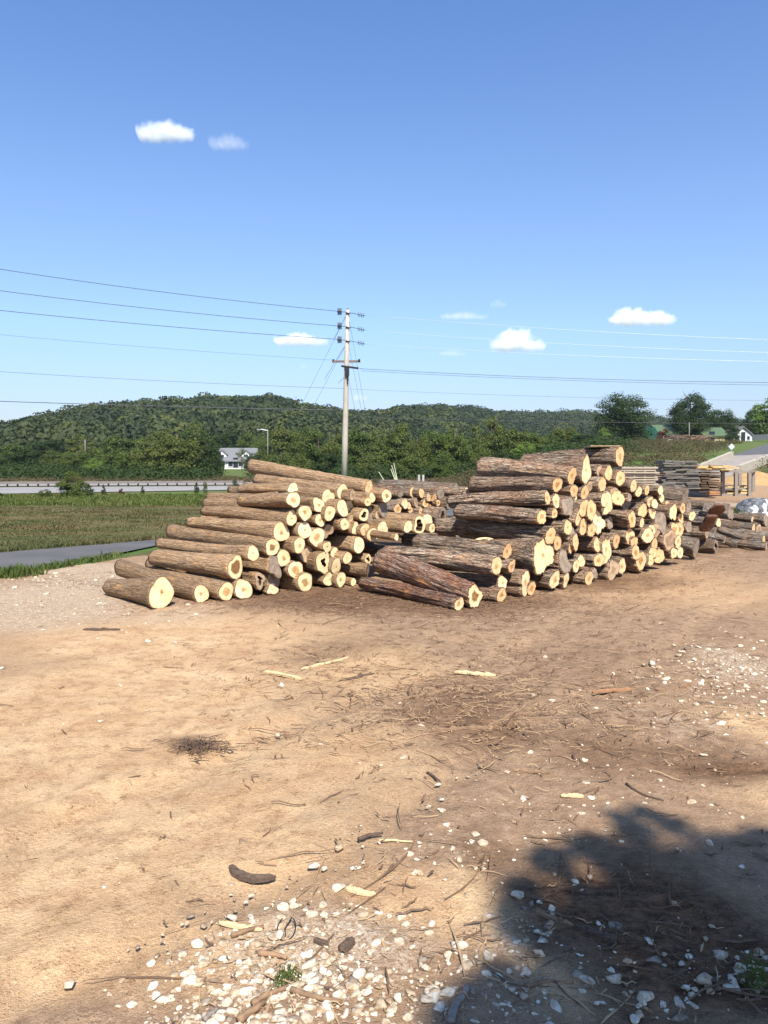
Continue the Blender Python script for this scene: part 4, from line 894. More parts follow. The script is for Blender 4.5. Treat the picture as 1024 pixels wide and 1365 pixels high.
wire('lowest cable crossing the treetops toward the farm', [(461, 556), (750, 562), (1024, 565), (1350, 566)], .013, WIRE, 58)
# small far poles
def small_pole(px, top, bot, Y, lab, arm=False):
    b = at(px, bot, Y); t = at(px, top, Y); r = empty('distant_pole', b); tag(r, lab, 'pole', 'distant poles'); MB().tube([(0, 0, -1), t - b], .10, 8).build('pole_shaft', simple('far_pole', (.24, .22, .19)), r, True)
    if arm: MB().tube([t - b, t - b + np.array([-1.4, 0, .25])], .09, 6).add(*[[(0, 0, 0)], []]).build('lamp_arm', METAL, r); MB().box(t - b + np.array([-1.7, 0, .2]), (.8, .35, .18)).build('lamp_head', METAL, r)
small_pole(113.5, 586, 604, 150, 'short distant pole standing in front of the wooded hill', False)
small_pole(357, 574, 615, 150, 'street lamp among thin trees beside the grey-roofed house', True)
small_pole(919, 563, 590, 150, 'pale thin pole in front of the tallest open-branched tree')
small_pole(975.5, 551, 585, 190, 'thin mast rising behind the white gabled house')

# ------------------------------------------------------------------ houses
def wall_mat(c): return simple('siding', c, tuple(v * .86 for v in c), 3, .8, .2, .01, stretch=(.2, .2, 12))
def gable(name, lab, px0, px1, py_base, py_eave, py_ridge, Y, depth, wm, rm, rot=0., windows=(), ridge_along_x=True, dormers=(), door=None, cat='house'):
    b0, b1 = at(px0, py_base, Y), at(px1, py_base, Y); W = b1[0] - b0[0]; H = at(px0, py_eave, Y)[2] - b0[2]; HR = at(px0, py_ridge, Y)[2] - b0[2]
    base = np.array([(b0[0] + b1[0]) / 2, Y, b0[2]]); r = empty(name, base, rot); tag(r, lab, cat); Dp = depth
    w2 = W / 2; m = MB()
    if ridge_along_x:
        V = [(-w2, 0, -2), (w2, 0, -2), (w2, 0, H), (-w2, 0, H), (-w2, Dp, -2), (w2, Dp, -2), (w2, Dp, H), (-w2, Dp, H), (-w2, Dp / 2, HR - .15), (w2, Dp / 2, HR - .15)]
        m.add(V, [(0, 1, 2, 3), (5, 4, 7, 6), (4, 0, 3, 8, 7), (1, 5, 6, 9, 2)]); m.build('wall', wm, r)
        m = MB(); e = .5
        for s in (0, 1):
            y0 = -e if s == 0 else Dp + e; z0 = H - e * (HR - H) / (Dp / 2)
            m.add([(-w2 - e, y0, z0), (w2 + e, y0, z0), (w2 + e, Dp / 2, HR), (-w2 - e, Dp / 2, HR), (-w2 - e, y0, z0 + .2), (w2 + e, y0, z0 + .2), (w2 + e, Dp / 2, HR + .2), (-w2 - e, Dp / 2, HR + .2)], [(3, 2, 1, 0), (4, 5, 6, 7), (0, 1, 5, 4), (2, 3, 7, 6), (0, 4, 7, 3), (1, 2, 6, 5)])
        m.build('roof', rm, r)
    else:
        V = [(-w2, 0, -2), (w2, 0, -2), (w2, 0, H), (0, 0, HR - .15), (-w2, 0, H), (-w2, Dp, -2), (w2, Dp, -2), (w2, Dp, H), (0, Dp, HR - .15), (-w2, Dp, H)]
        m.add(V, [(0, 1, 2, 3, 4), (6, 5, 9, 8, 7), (5, 0, 4, 9), (1, 6, 7, 2)]); m.build('wall', wm, r)
        m = MB(); e = .4
        for s in (-1, 1):
            x0 = s * (w2 + e); z0 = H - e * (HR - H) / w2
            m.add([(x0, -e, z0), (x0, Dp + e, z0), (0, Dp + e, HR), (0, -e, HR), (x0, -e, z0 + .2), (x0, Dp + e, z0 + .2), (0, Dp + e, HR + .2), (0, -e, HR + .2)], [(0, 1, 2, 3), (7, 6, 5, 4), (0, 3, 7, 4), (1, 5, 6, 2), (0, 4, 5, 1)])
        m.build('roof', rm, r)
    GL = simple('dark_glass', (.03, .035, .045), (.02, .02, .03), 2, .15)
    for (fx, fz, ww, hh) in windows:
        x = -w2 + fx * W; z = fz * H; wf = MB().box((x, -.05, z), (ww + .3, .1, hh + .3)).build('window', WHITE, r); MB().box((x, -.12, z), (ww, .05, hh)).build('pane', GL, wf)
    if door: x = -w2 + door[0] * W; MB().box((x, -.06, 1.05), (door[1], .1, 2.1)).build('door', GL, r)
    for fx in dormers:
        x = -w2 + fx * W; y0 = Dp * .12; zb = H + .1; dw = W * .13; hh = (HR - H) * .62; m = MB()
        m.add([(x - dw, y0, zb), (x + dw, y0, zb), (x + dw, y0, zb + hh * .7), (x, y0, zb + hh * 1.25), (x - dw, y0, zb + hh * .7), (x - dw, Dp / 2, zb), (x + dw, Dp / 2, zb), (x + dw, Dp / 2, zb + hh * .7), (x, Dp / 2, zb + hh * 1.25), (x - dw, Dp / 2, zb + hh * .7)], [(0, 1, 2, 3, 4), (5, 0, 4, 9), (1, 6, 7, 2)])
        dm = m.build('dormer', WHITE, r); m = MB()
        for s in (-1, 1): m.add([(x + s * dw * 1.25, y0 - .25, zb + hh * .6), (x, y0 - .25, zb + hh * 1.3), (x, Dp / 2, zb + hh * 1.3), (x + s * dw * 1.25, Dp / 2, zb + hh * .6), (x + s * dw * 1.25, y0 - .25, zb + hh * .72), (x, y0 - .25, zb + hh * 1.42), (x, Dp / 2, zb + hh * 1.42), (x + s * dw * 1.25, Dp / 2, zb + hh * .72)], [(0, 1, 2, 3), (7, 6, 5, 4), (0, 4, 5, 1)])
        m.build('dormer_roof', rm, dm); MB().box((x, y0 - .06, zb + hh * .42), (dw * .9, .08, hh * .55)).build('window', GL, dm)
    return r
RG = simple('grey_shingle', (.19, .19, .19), (.14, .14, .14), 3, .85, .3, .02, stretch=(1, 1, 6))
gable('house', 'white house with grey shingle roof and two gabled dormers, half hidden by trees', 289, 338, 623, 613.5, 598, 168, 8, wall_mat((.62, .60, .55)), RG, windows=((.16, .5, 1.0, 1.1), (.38, .5, 1.0, 1.1), (.66, .5, 1.0, 1.1), (.88, .5, 1.0, 1.1)), dormers=(.12, .78), door=(.52, 1.1))
RGD = simple('dark_green_metal_roof', (.012, .065, .038), (.01, .05, .03), 1, .5, stretch=(6, .1, .1)); RGL = simple('light_green_metal_roof', (.10, .15, .075), (.08, .12, .06), 1, .5, stretch=(6, .1, .1))
gable('barn', 'low barn with a dark green metal roof beside the very broad dark tree', 853, 879, 590, 585, 569.5, 168, 9, wall_mat((.6, .6, .58)), RGD, windows=((.7, .5, .8, .5),), cat='barn')
gable('house', 'house with a pale green roof and a white gable, behind the purplish shrub', 879, 906, 590, 577, 566.5, 172, 8, wall_mat((.7, .7, .68)), RGL, windows=((.75, .5, .9, .9),), cat='house')
gable('shed', 'tan shed with a pale green metal roof next to the white gabled house', 940, 969, 588, 580.5, 570, 168, 8, wall_mat((.52, .40, .22)), RGL, door=(.3, 1.2), cat='shed')
gable('house', 'white gabled house at the top of the rise beside the mast', 977, 1003, 588.5, 580, 569.5, 172, 12, wall_mat((.80, .80, .78)), RG, windows=((.22, .55, .6, .8), (.78, .55, .6, .8)), ridge_along_x=False, door=(.52, .9))
o = MB().beam(at(1003, 583.5, 158), at(1050, 581, 150), .2, 1.1).build('boundary_wall', CONC); tag(o, 'low pale wall between the white gabled house and the road', 'wall')
r = empty('brush_pile', at(925, 588, 150)); tag(r, 'pile of brown brushwood in front of the tallest dark tree', 'brush pile'); m = MB()
for i in range(130):
    a = random.uniform(0, 6.28); c = np.array([random.gauss(0, 1.6), random.gauss(0, .8), random.uniform(0, 1.1)]); d = np.array([math.cos(a), math.sin(a), random.uniform(-.25, .25)]) * random.uniform(.5, 1.3); m.tube([c - d, c + d], [.06, .03], 4)
m.build('branches', simple('brush_wood', (.30, .19, .12), (.2, .12, .08)), r)

# ------------------------------------------------------------------ road bridge on the rise
def ribbon(name, Lp, Rp, m, z_off=0., thick=0.):
    V = []; n = len(Lp)
    for a, b in zip(Lp, Rp): V += [at(*a), at(*b)]
    V = [np.array(v) + (0, 0, z_off) for v in V]
    Fq = [(2 * i, 2 * i + 1, 2 * i + 3, 2 * i + 2) for i in range(n - 1)]
    b = len(V); V += [v - np.array((0, 0, .35)) for v in V]; Fq += [(b + 2 * i, 2 * i, 2 * i + 2, b + 2 * i + 2) for i in range(n - 1)] + [(2 * i + 1, b + 2 * i + 1, b + 2 * i + 3, 2 * i + 3) for i in range(n - 1)] + [(1, 0, b, b + 1)]
    return tag(link(name, mesh(name, V, Fq, [m])), kind='structure')
ribbon('bridge_deck_road', [(915, 633, 58), (940, 622, 65), (974, 607.6, 80)], [(975, 633, 58), (990, 622, 65), (1040, 604.5, 80)], BRIDGE)
ribbon('rising_road', [(974, 607.4, 80.05), (998, 599.5, 100), (1024, 591.5, 130), (1090, 581, 165)], [(1040, 604.3, 80.05), (1090, 596, 100), (1150, 590, 130), (1180, 582, 165)], ASPH)
def parapet(pts, lab):
    P = [at(*p) for p in pts]; base = P[0]; m = MB()
    for a, b in zip(P[:-1], P[1:]): m.beam(a - base + (0, 0, -.1), b - base + (0, 0, -.1), .35, .75)
    o = m.build('parapet', simple('pale_concrete', (.46, .40, .31), (.36, .31, .24), 2), None, False, base); tag(o, lab, 'parapet', 'bridge parapets')
parapet([(930, 625, 62), (975.5, 605.5, 80)], 'far concrete parapet of the bridge, beside the diamond sign')
parapet([(985, 625, 62), (1040, 604, 79)], 'near concrete parapet of the bridge, toward the frame edge')
r = empty('road_sign', at(975, 606, 82)); tag(r, 'diamond-shaped sign seen from behind at the end of the far parapet', 'road sign'); c = at(975, 595.5, 82) - at(975, 606, 82)
MB().tube([(0, 0, -.3), c], .06, 6).build('post', METAL, r); s = .34; MB().add([(0, -.08, s), (s, -.08, 0), (0, -.08, -s), (-s, -.08, 0), (0, -.05, s), (s, -.05, 0), (0, -.05, -s), (-s, -.05, 0)], [(3, 2, 1, 0), (4, 5, 6, 7), (0, 1, 5, 4), (1, 2, 6, 5), (2, 3, 7, 6), (3, 0, 4, 7)]).build('sign_plate', simple('sign_back', (.55, .56, .57), (.5, .5, .52)), r, loc=tuple(c))

# ------------------------------------------------------------------ sawn lumber
def boards(lab, px0, px1, py0, py1, Y, depth, nrow, m, th_frac=.62, jitter=.1, seed=1, tapes=False, waney=False, name='lumber_stack', cat='lumber stack', group='lumber stacks'):
    rg = random.Random(seed); a = at(px0, py1, Y); b = at(px1, py0, Y); W = b[0] - a[0]; H = b[2] - a[2]; r = empty(name, ((a[0] + b[0]) / 2, Y, a[2])); tag(r, lab, cat, group); dz = H / nrow
    mm = MB(); st = MB()
    for i in range(nrow):
        k = 1 if not waney else rg.randint(2, 3); x = -W / 2
        for q in range(k):
            ww = W / k; ox = rg.uniform(-jitter, jitter); th = dz * th_frac * rg.uniform(.8, 1.15)
            mm.box((x + ww / 2 + ox, depth / 2 + rg.uniform(-.12, .12), dz * (i + .5) + (rg.uniform(-.02, .02) if waney else 0)), (ww * rg.uniform(.9, 1.0 if not waney else 1.15), depth, th), Matrix.Rotation(rg.uniform(-.01, .01) * (4 if waney else 1), 3, 'Y')); x += ww
        if not waney:
            for f in (.08, .36, .64, .92): st.box((-W / 2 + f * W, depth / 2, dz * (i + 1)), (.07, depth * .96, dz * (1 - th_frac)))
    mm.build('boards', m, r); 
    if st.v: st.build('stickers', WOODGREY, r)
    return r
boards('stickered stack of pale greyish boards behind the top of the rough pile', 828, 878, 622, 657, 42, 1.4, 11, simple('aged_boards', (.46, .38, .28), (.30, .24, .17), 3, .85, stretch=(1, 8, 8)), seed=2)
boards('tall rough stack of weathered grey slab wood beyond the rough pile', 884, 932, 614, 652, 46, 1.6, 14, simple('grey_slabs', (.20, .18, .155), (.09, .08, .07), 3, .9, .4, .01, stretch=(1, 6, 6)), .72, .12, 3, waney=True)
boards('dark brown stack of slab wood next to the wooden rack', 932, 962, 625, 656, 48, 2.0, 9, simple('brown_slabs', (.15, .095, .055), (.06, .04, .025), 3, .9, .4, .01, stretch=(1, 6, 6)), .6, .2, 4, waney=True)
boards('golden fresh slabs laid crooked on the dark brown stack', 930, 980, 620.5, 626.5, 48.5, 2.2, 3, WOODYEL, .7, .25, 5, waney=True)
boards('yellow boards lying inside the wooden rack', 967, 1001, 648, 659, 51, 1.2, 3, WOODYEL, .6, .05, 6)
r = empty('timber_rack', at(962, 662, 50)); tag(r, 'open grey timber rack with three front posts, holding yellow boards', 'rack'); B0 = at(962, 662, 50)
dd = lambda px, py, Y=50: at(px, py, Y) - B0
for (x, t, Y) in ((963.5, 629, 50), (981, 629.5, 50), (999, 630, 50), (986, 631, 51.8), (1004, 629, 51.8)): MB().beam(dd(x, 661.5 if Y == 50 else 659.8, Y), dd(x, t, Y), .2, .2).build('post', WOODGREY, r)
MB().beam(dd(960.5, 628, 50), dd(1003, 629, 50), .22, .14).build('top_rail', WOODGREY, r); MB().beam(dd(1001, 628.3, 49.9), dd(1006, 627.8, 52), .2, .14).build('top_rail', WOODGREY, r); MB().beam(dd(963, 660, 50.2), dd(1000, 660, 50.2), .2, .18).build('bottom_rail', WOODGREY, r); MB().beam(dd(966, 651, 50.2), dd(1000, 651.5, 50.2), .1, .12).build('cross_rail', WOODGREY, r)
boards('few pale planks lying across behind the huge top log', 786, 830, 593.8, 596.2, PB(808) + 1.0, .5, 2, WOODPALE, .7, .05, 7)
boards('short block of orange-brown offcuts at the foot of the slab stacks', 945, 958, 655, 660, 47, .5, 2, simple('offcut', (.45, .22, .09), (.3, .14, .06)), .8, .02, 9)
# sawdust slope behind rack
V = []; n = 26; c = at(1012, 655, 56)
for i in range(n):
    for j in range(n):
        u, v = i / (n - 1) * 2 - 1, j / (n - 1) * 2 - 1; h = max(0, 1 - math.hypot(u, v)); V.append((u * 4.2, v * 3, 1.55 * h ** .8 + .08 * float(noise(u * 4, v * 4, 3)) * h - .05))
o = link('sawdust_heap', mesh('sawdust_heap', V, np.array([(i * n + j, (i + 1) * n + j, (i + 1) * n + j + 1, i * n + j + 1) for i in range(n - 1) for j in range(n - 1)]), [simple('sawdust', (.42, .27, .125), (.32, .195, .08), 2, .95, .5, .03)], True), None, (c[0], 57, 0.1)); tag(o, 'golden heap of sawdust behind the timber rack', 'sawdust heap')
# wrapped heap
def lump(name, px, py, Y, w_, h_, d_, m, lab, cat, seed, amp=.25, fr=1.6, parent=None):
    n1, n2 = 48, 26; th = np.linspace(0, 2 * PI, n1, endpoint=False); ph = np.linspace(.02, PI / 2, n2); T, Pp = np.meshgrid(th, ph); d = np.stack([np.cos(T) * np.sin(Pp), np.sin(T) * np.sin(Pp), np.cos(Pp)], -1).reshape(-1, 3)
    r_ = 1 + amp * fbm(d[:, 0] * fr + seed, d[:, 1] * fr, d[:, 2] * fr, 3, seed) + amp * .45 * (1 - np.abs(noise(d[:, 0] * fr * 2.4, d[:, 1] * fr * 2.4, d[:, 2] * fr * 2.4, seed + 5)) * 2)
    V = d * r_[:, None] * np.array([w_ / 2, d_ / 2, h_]); i = np.arange(n2 - 1)[:, None] * n1 + np.arange(n1)[None]; j = np.arange(n2 - 1)[:, None] * n1 + (np.arange(n1)[None] + 1) % n1
    Fq = np.stack([i, i + n1, j + n1, j], -1).reshape(-1, 4); c = at(px, py, Y)
    V = np.concatenate([V, [[0, 0, h_ * float(r_[0])]]]); o = link(name, mesh(name, V, Fq, [m], True), parent, None if parent else (c[0], Y, c[2]))
    o.data.polygons
    return o
k = NT('plastic_sheet'); v = k.coord(); q_ = k.noise(v, 1.4, 3, .5, .8); k.col(k.mix(k.rng(q_, .50, .54), (.10, .105, .11), (.58, .59, .61))); k.rough(.3); k.b.inputs['Specular IOR Level'].default_value = .5; k.bump(k.noise(v, 5, 3, .6, 1.5), 1., .08)
o = lump('wrapped_heap', 1008, 687, 33.5, 1.75, .72, 1.3, k.m, '', '', 4, .22); tag(o, 'heap wrapped in shiny grey and white plastic sheet beyond the low heap', 'wrapped heap')
# markers and stalks behind the gap
r = empty('concrete_marker', at(561, 643, 44)); tag(r, 'two small grey upright slabs standing in the weeds behind the gap', 'marker'); b = at(561, 643, 44)
for x in (558.7, 564.2): MB().beam(at(x, 644, 44) - b, at(x, 632.8, 44) - b, .2, .12).build('slab', CONC, r)
r = empty('stake_bundle', at(524, 641, 44)); tag(r, 'thin pale stalks sticking up from the weeds behind the gap', 'stakes'); b = at(524, 641, 44)
for (x0, x1, y1) in ((529, 522, 620), (530, 525, 617), (527.5, 521, 625), (513, 505, 629)): MB().tube([at(x0, 642, 44) - b, at(x1, y1, 44) - b], [.035, .02], 5).build('stalk', simple('pale_stalk', (.55, .55, .38), (.4, .42, .25)), r)
# guardrail of the highway
A0, A1 = gr(-60, 649.5), gr(325, 647.4); r = empty('guardrail', A0); tag(r, 'low steel guardrail between the highway lanes', 'guardrail'); d = A1 - A0
MB().beam(np.array((0, 0, .35)), d + np.array((0, 0, .35)), .06, .22).build('rail', simple('rusty_rail', (.22, .19, .17), (.16, .13, .12)), r)
for i in range(0, 30): p = d * (i / 29); MB().box(p + (0, 0.08, .2), (.12, .1, .5)).build('post', DARK, r)

# ------------------------------------------------------------------ clouds
CL = [(222, 171, 72, 40, 1.0, 'largest high cloud, a white puff alone above the others'), (305, 187, 50, 30, .3, 'faint wispy cloud next to the highest puff'), (402, 450, 68, 26, 1.2, 'flat-bottomed white cloud touching the third wire near the pole'), (620, 419, 62, 16, .35, 'thin stretched cloud above the wires'), (665, 403, 22, 16, .3, 'tiny faint cloud above the thin stretched one'),
      (690, 452, 72, 38, 1.3, 'bright puffy cloud crossed by the pale wires'), (857, 420, 84, 32, 1.3, 'bright wide cloud above the farm'), (604, 470, 34, 10, .3, 'small faint streak below the wires between two clouds'), (406, 487, 14, 12, .3, 'tiny cloud tuft under the flat-bottomed cloud'), (480, 529, 22, 14, .6, 'small cloud low above the hills right beside the pole')]
YC = 1750.
for i, (px, py, w_, h_, dn, lab) in enumerate(CL):
    c = at(px, py, YC); W = w_ / F * YC * 1.12; H = h_ / F * YC * 1.6
    k = bpy.data.materials.new('cloud_vapour'); k.use_nodes = True; N = k.node_tree; N.nodes.remove(N.nodes['Principled BSDF'])
    t = NT.__new__(NT); t.m = k; t.t = N; t.N = N.nodes; t.L = N.links
    p = t.coord('Object'); g = t.vec('LENGTH', p); ln = t.N[-1].outputs['Value'] if False else None
    nz = t.noise(t.vec('ADD', t.vec('MULTIPLY', p, (w_ / h_ * 1.1, 1.2, 1.1)), (i * 7.3 + 2, i * 3.1, 0)), 1.5, 8, .66, .6)
    sx = t.n('ShaderNodeSeparateXYZ'); t.set(sx.inputs[0], p)
    rgc = random.Random(i * 5 + 1); f = None
    for q in range(5):      # billows along a flat base
        cx_ = -.62 + q * .32 + rgc.uniform(-.1, .1); hz = rgc.uniform(.25, .8) * (1 - abs(cx_ + .15)); rr_ = .22 + .42 * hz
        v_ = t.vec('MULTIPLY', t.vec('ADD', p, (-cx_, 0, .35 - hz * .35)), (1 / rr_ * .8, .9 / rr_, .8 / rr_))
        le = t.n('ShaderNodeVectorMath', operation='LENGTH'); t.set(le.inputs[0], v_); b_ = t.math('SUBTRACT', 1.0, le.outputs['Value'])
        f = b_ if f is None else t.math('SMOOTH_MAX', f, b_, .25)
    flat = t.rng(sx.outputs[2], -.62, -.38)
    d = t.math('ADD', f, t.math('MULTIPLY', t.math('SUBTRACT', nz, .5), 2.0))
    d = t.math('MULTIPLY', t.rng(d, .0, 1.0), flat)
    vol = t.n('ShaderNodeVolumeScatter'); vol.inputs['Anisotropy'].default_value = -.1; t.set(vol.inputs['Color'], (1, 1, 1, 1)); t.set(vol.inputs['Density'], t.math('MULTIPLY', d, .12 * dn if dn > .5 else .10 * dn))
    t.L.new(vol.outputs[0], t.N['Material Output'].inputs['Volume'])
    m = MB(); V = []; n1, n2 = 24, 14
    for a in range(n2 + 1):
        for b in range(n1): V.append((math.sin(PI * a / n2) * math.cos(2 * PI * b / n1), math.sin(PI * a / n2) * math.sin(2 * PI * b / n1), math.cos(PI * a / n2)))
    m.add(V, [(a * n1 + b, (a + 1) * n1 + b, (a + 1) * n1 + (b + 1) % n1, a * n1 + (b + 1) % n1) for a in range(n2) for b in range(n1)])
    o = m.build('cloud', k, None, True, c); o.scale = (W / 2, W * .3, H / 2); tag(o, lab, 'cloud', 'small fair-weather clouds')


# ------------------------------------------------------------------ air
k = bpy.data.materials.new('air'); k.use_nodes = True; N = k.node_tree; N.nodes.remove(N.nodes['Principled BSDF']); pv = N.nodes.new('ShaderNodeVolumePrincipled')
pv.inputs['Color'].default_value = (.75, .84, 1, 1); pv.inputs['Density'].default_value = .00012; pv.inputs['Anisotropy'].default_value = .3; N.links.new(pv.outputs[0], N.nodes['Material Output'].inputs['Volume'])
o = MB().box((0, 560, 34), (2400, 1300, 74)).build('haze', k); tag(o, 'thin summer haze over the valley', 'haze', kind='stuff')
# ------------------------------------------------------------------ foreground debris
def ico(sub):
    t = (1 + 5 ** .5) / 2; V = [(-1, t, 0), (1, t, 0), (-1, -t, 0), (1, -t, 0), (0, -1, t), (0, 1, t), (0, -1, -t), (0, 1, -t), (t, 0, -1), (t, 0, 1), (-t, 0, -1), (-t, 0, 1)]
    Fc = [(0, 11, 5), (0, 5, 1), (0, 1, 7), (0, 7, 10), (0, 10, 11), (1, 5, 9), (5, 11, 4), (11, 10, 2), (10, 7, 6), (7, 1, 8), (3, 9, 4), (3, 4, 2), (3, 2, 6), (3, 6, 8), (3, 8, 9), (4, 9, 5), (2, 4, 11), (6, 2, 10), (8, 6, 7), (9, 8, 1)]
    V = [np.array(v) / np.linalg.norm(v) for v in V]
    for _ in range(sub):
        mid = {}; F2 = []
        def mp(a, b):
            k = (min(a, b), max(a, b))
            if k not in mid: p = V[a] + V[b]; V.append(p / np.linalg.norm(p)); mid[k] = len(V) - 1
            return mid[k]
        for a, b, c in Fc:
            x, y, z = mp(a, b), mp(b, c), mp(c, a); F2 += [(a, x, z), (b, y, x), (c, z, y), (x, y, z)]
        Fc = F2
    return np.array(V), np.array(Fc)
IC1 = ico(1); IC2 = ico(2)
def stones(name, XY, size, m, lab, seed=1, ic=IC1, flat=.5):
    rg = np.random.default_rng(seed); n = len(XY); V0, F0 = ic; q = V0[None] * np.ones((n, 1, 1))
    jit = 1 + .38 * noise(V0[None, :, 0] * 1.3 + np.arange(n)[:, None] * 9.1, V0[None, :, 1] * 1.3 + 0 * np.arange(n)[:, None], V0[None, :, 2] * 1.3 + 0 * np.arange(n)[:, None], seed)
    q = q * jit[..., None]; 
    for _ in range(7):
        cut = rg.normal(size=(n, 3)); cut /= np.linalg.norm(cut, axis=1)[:, None]; dd_ = np.einsum('nvk,nk->nv', q, cut); ex = np.maximum(dd_ - .5, 0); q = q - ex[..., None] * cut[:, None, :]
    s = size[:, None] * np.stack([rg.uniform(.7, 1.3, n), rg.uniform(.6, 1.1, n), flat * rg.uniform(.6, 1.3, n)], 1); q = q * s[:, None, :]
    a = rg.uniform(0, 6.28, n); c, s_ = np.cos(a)[:, None], np.sin(a)[:, None]; x = q[..., 0] * c - q[..., 1] * s_; y = q[..., 0] * s_ + q[..., 1] * c
    z = terrain(XY[:, 0], XY[:, 1]) + size * .05; V = np.stack([x + XY[:, :1], y + XY[:, 1:2], q[..., 2] + z[:, None]], -1).reshape(-1, 3)
    Fq = (F0[None] + (np.arange(n) * len(V0))[:, None, None]).reshape(-1, 3)
    return tag(link(name, mesh(name, V, Fq, [m])), lab, 'gravel', kind='stuff')
def scatter(L, rg, world=True):
    out = []
    for (px, py, rx, ry, n) in L:
        for _ in range(n):
            a, b = px + rg.normal(0, rx), py + rg.normal(0, ry)
            if b > 700 and b < 1500: out.append(gr(a, b)[:2])
    return np.array(out)
rg = np.random.default_rng(77)
GP = [(365, 1305, 78, 38, 760), (300, 1350, 70, 30, 260), (480, 1330, 90, 35, 260), (640, 1290, 110, 40, 170), (720, 1240, 60, 50, 90), (640, 1130, 90, 40, 90), (430, 1210, 60, 25, 70), (750, 1090, 140, 40, 90), (960, 890, 50, 22, 420), (990, 930, 40, 25, 160), (860, 970, 120, 40, 110),
      (600, 1010, 260, 60, 70), (540, 930, 300, 60, 40), (900, 1280, 110, 50, 130), (1000, 1300, 50, 30, 70), (780, 1340, 150, 20, 120), (330, 1180, 120, 50, 30), (60, 770, 70, 7, 350), (90, 800, 90, 18, 300), (170, 830, 100, 15, 60), (940, 1020, 90, 40, 60)]
XY = scatter(GP, rg); sz = np.clip(rg.lognormal(-4.4, .7, len(XY)), .003, .046); sz *= np.where(XY[:, 1] > 7, 1.25, 1)
stones('gravel', XY, sz, STONE, 'scattered pale limestone gravel', 3)
# fine crumbs everywhere
XY = np.stack([rg.uniform(-6, 6, 9000), rg.uniform(2.6, 13, 9000)], 1); XY = XY[np.abs(XY[:, 0]) < XY[:, 1] * .56]; pm = patches(XY[:, 0], XY[:, 1], MULCH_AND_SHADE) + .25 + .5 * patches(XY[:, 0], XY[:, 1], GRAV); XY = XY[rg.random(len(XY)) < pm * .8]
stones('soil_crumbs', XY, rg.uniform(.003, .011, len(XY)), simple('soil_crumb', (.30, .19, .11), (.16, .10, .06), 9, .95, world=True), 'loose crumbs of brown soil on the yard', 4, ico(0))
def strips(name, XY, Ls, Ws, m, lab, seed, ang=None, curl=.25, lift=.01):
    rg = np.random.default_rng(seed); n = len(XY); a = rg.uniform(0, PI, n) if ang is None else ang + rg.normal(0, .5, n); K = 5
    V = []; t = np.linspace(-.5, .5, K); d = np.stack([np.cos(a), np.sin(a)], 1); s = np.stack([-np.sin(a), np.cos(a)], 1); cv_ = rg.normal(0, curl, n); tl = rg.normal(0, .06, n)
    P = XY[:, None, :] + d[:, None, :] * (t[None, :, None] * Ls[:, None, None]) + s[:, None, :] * ((t ** 2 - .1)[None, :, None] * (cv_ * Ls)[:, None, None])
    wv = Ws[:, None] * (1 - (np.abs(t) * 1.9) ** 3 * .8)[None] * (1 + .3 * rg.normal(size=(n, K))); z = terrain(P[..., 0].ravel(), P[..., 1].ravel()).reshape(n, K) + .004 + rg.uniform(0, lift, n)[:, None] + (tl * Ls)[:, None] * t[None] * .5 + .01 * np.abs(rg.normal(size=(n, K)))
    Lf = P + s[:, None, :] * wv[..., None]; Rt = P - s[:, None, :] * wv[..., None]; th = np.minimum(Ws, .02)[:, None] * .8
    A_ = np.concatenate([Lf, z[..., None]], -1); B_ = np.concatenate([P, (z + th)[..., None]], -1); C_ = np.concatenate([Rt, z[..., None]], -1)
    V = np.stack([A_, B_, C_], 2).reshape(-1, 3); b = (np.arange(n) * K * 3)[:, None, None]; q = np.arange(K - 1)[None, :, None] * 3
    Fq = np.concatenate([(b + q + np.array([0, 1, 4, 3])).reshape(-1, 4), (b + q + np.array([1, 2, 5, 4])).reshape(-1, 4)])
    return tag(link(name, mesh(name, V, Fq, [m])), lab, 'debris', kind='stuff')
ML = [(520, 800, 150, 13, 2400), (360, 795, 50, 12, 500), (600, 815, 90, 14, 600), (700, 800, 90, 12, 400), (830, 772, 90, 10, 500), (920, 752, 60, 6, 250), (650, 930, 130, 40, 900), (760, 850, 160, 30, 400), (470, 890, 110, 18, 160), (880, 960, 90, 40, 130), (450, 1040, 260, 90, 60), (800, 1100, 200, 90, 120), (560, 1200, 200, 90, 70), (330, 990, 60, 14, 40), (600, 1250, 180, 70, 50), (120, 775, 80, 7, 120), (850, 820, 120, 20, 120), (950, 745, 70, 10, 200), (700, 870, 200, 25, 200), (180, 900, 150, 60, 50), (900, 1250, 100, 60, 120), (265, 1000, 12, 5, 90)]
XY = scatter(ML, rg); n = len(XY); strips('bark_litter', XY, np.minimum(rg.lognormal(-2.35, .75, n), .7), rg.uniform(.0015, .008, n), BARKBIT, 'shredded dark bark strips around the piles', 5, ang=rg.choice([.15, .9, 2.6], n))
PL = [(600, 930, 130, 40, 1100), (450, 890, 120, 30, 300), (900, 930, 90, 40, 160), (520, 810, 160, 18, 420), (700, 900, 160, 40, 260), (420, 890, 90, 25, 160), (800, 800, 120, 18, 200), (640, 1000, 120, 30, 110), (560, 1180, 160, 60, 90), (400, 1310, 90, 40, 60), (760, 1300, 160, 50, 50), (200, 980, 180, 90, 60), (900, 900, 100, 50, 80)]
XY = scatter(PL, rg); n = len(XY); strips('splinter_litter', XY, np.minimum(rg.lognormal(-2.6, .7, n), .5), rg.uniform(.0012, .005, n), STRAW, 'pale splinters and straw scattered over the dirt', 6, curl=.12)
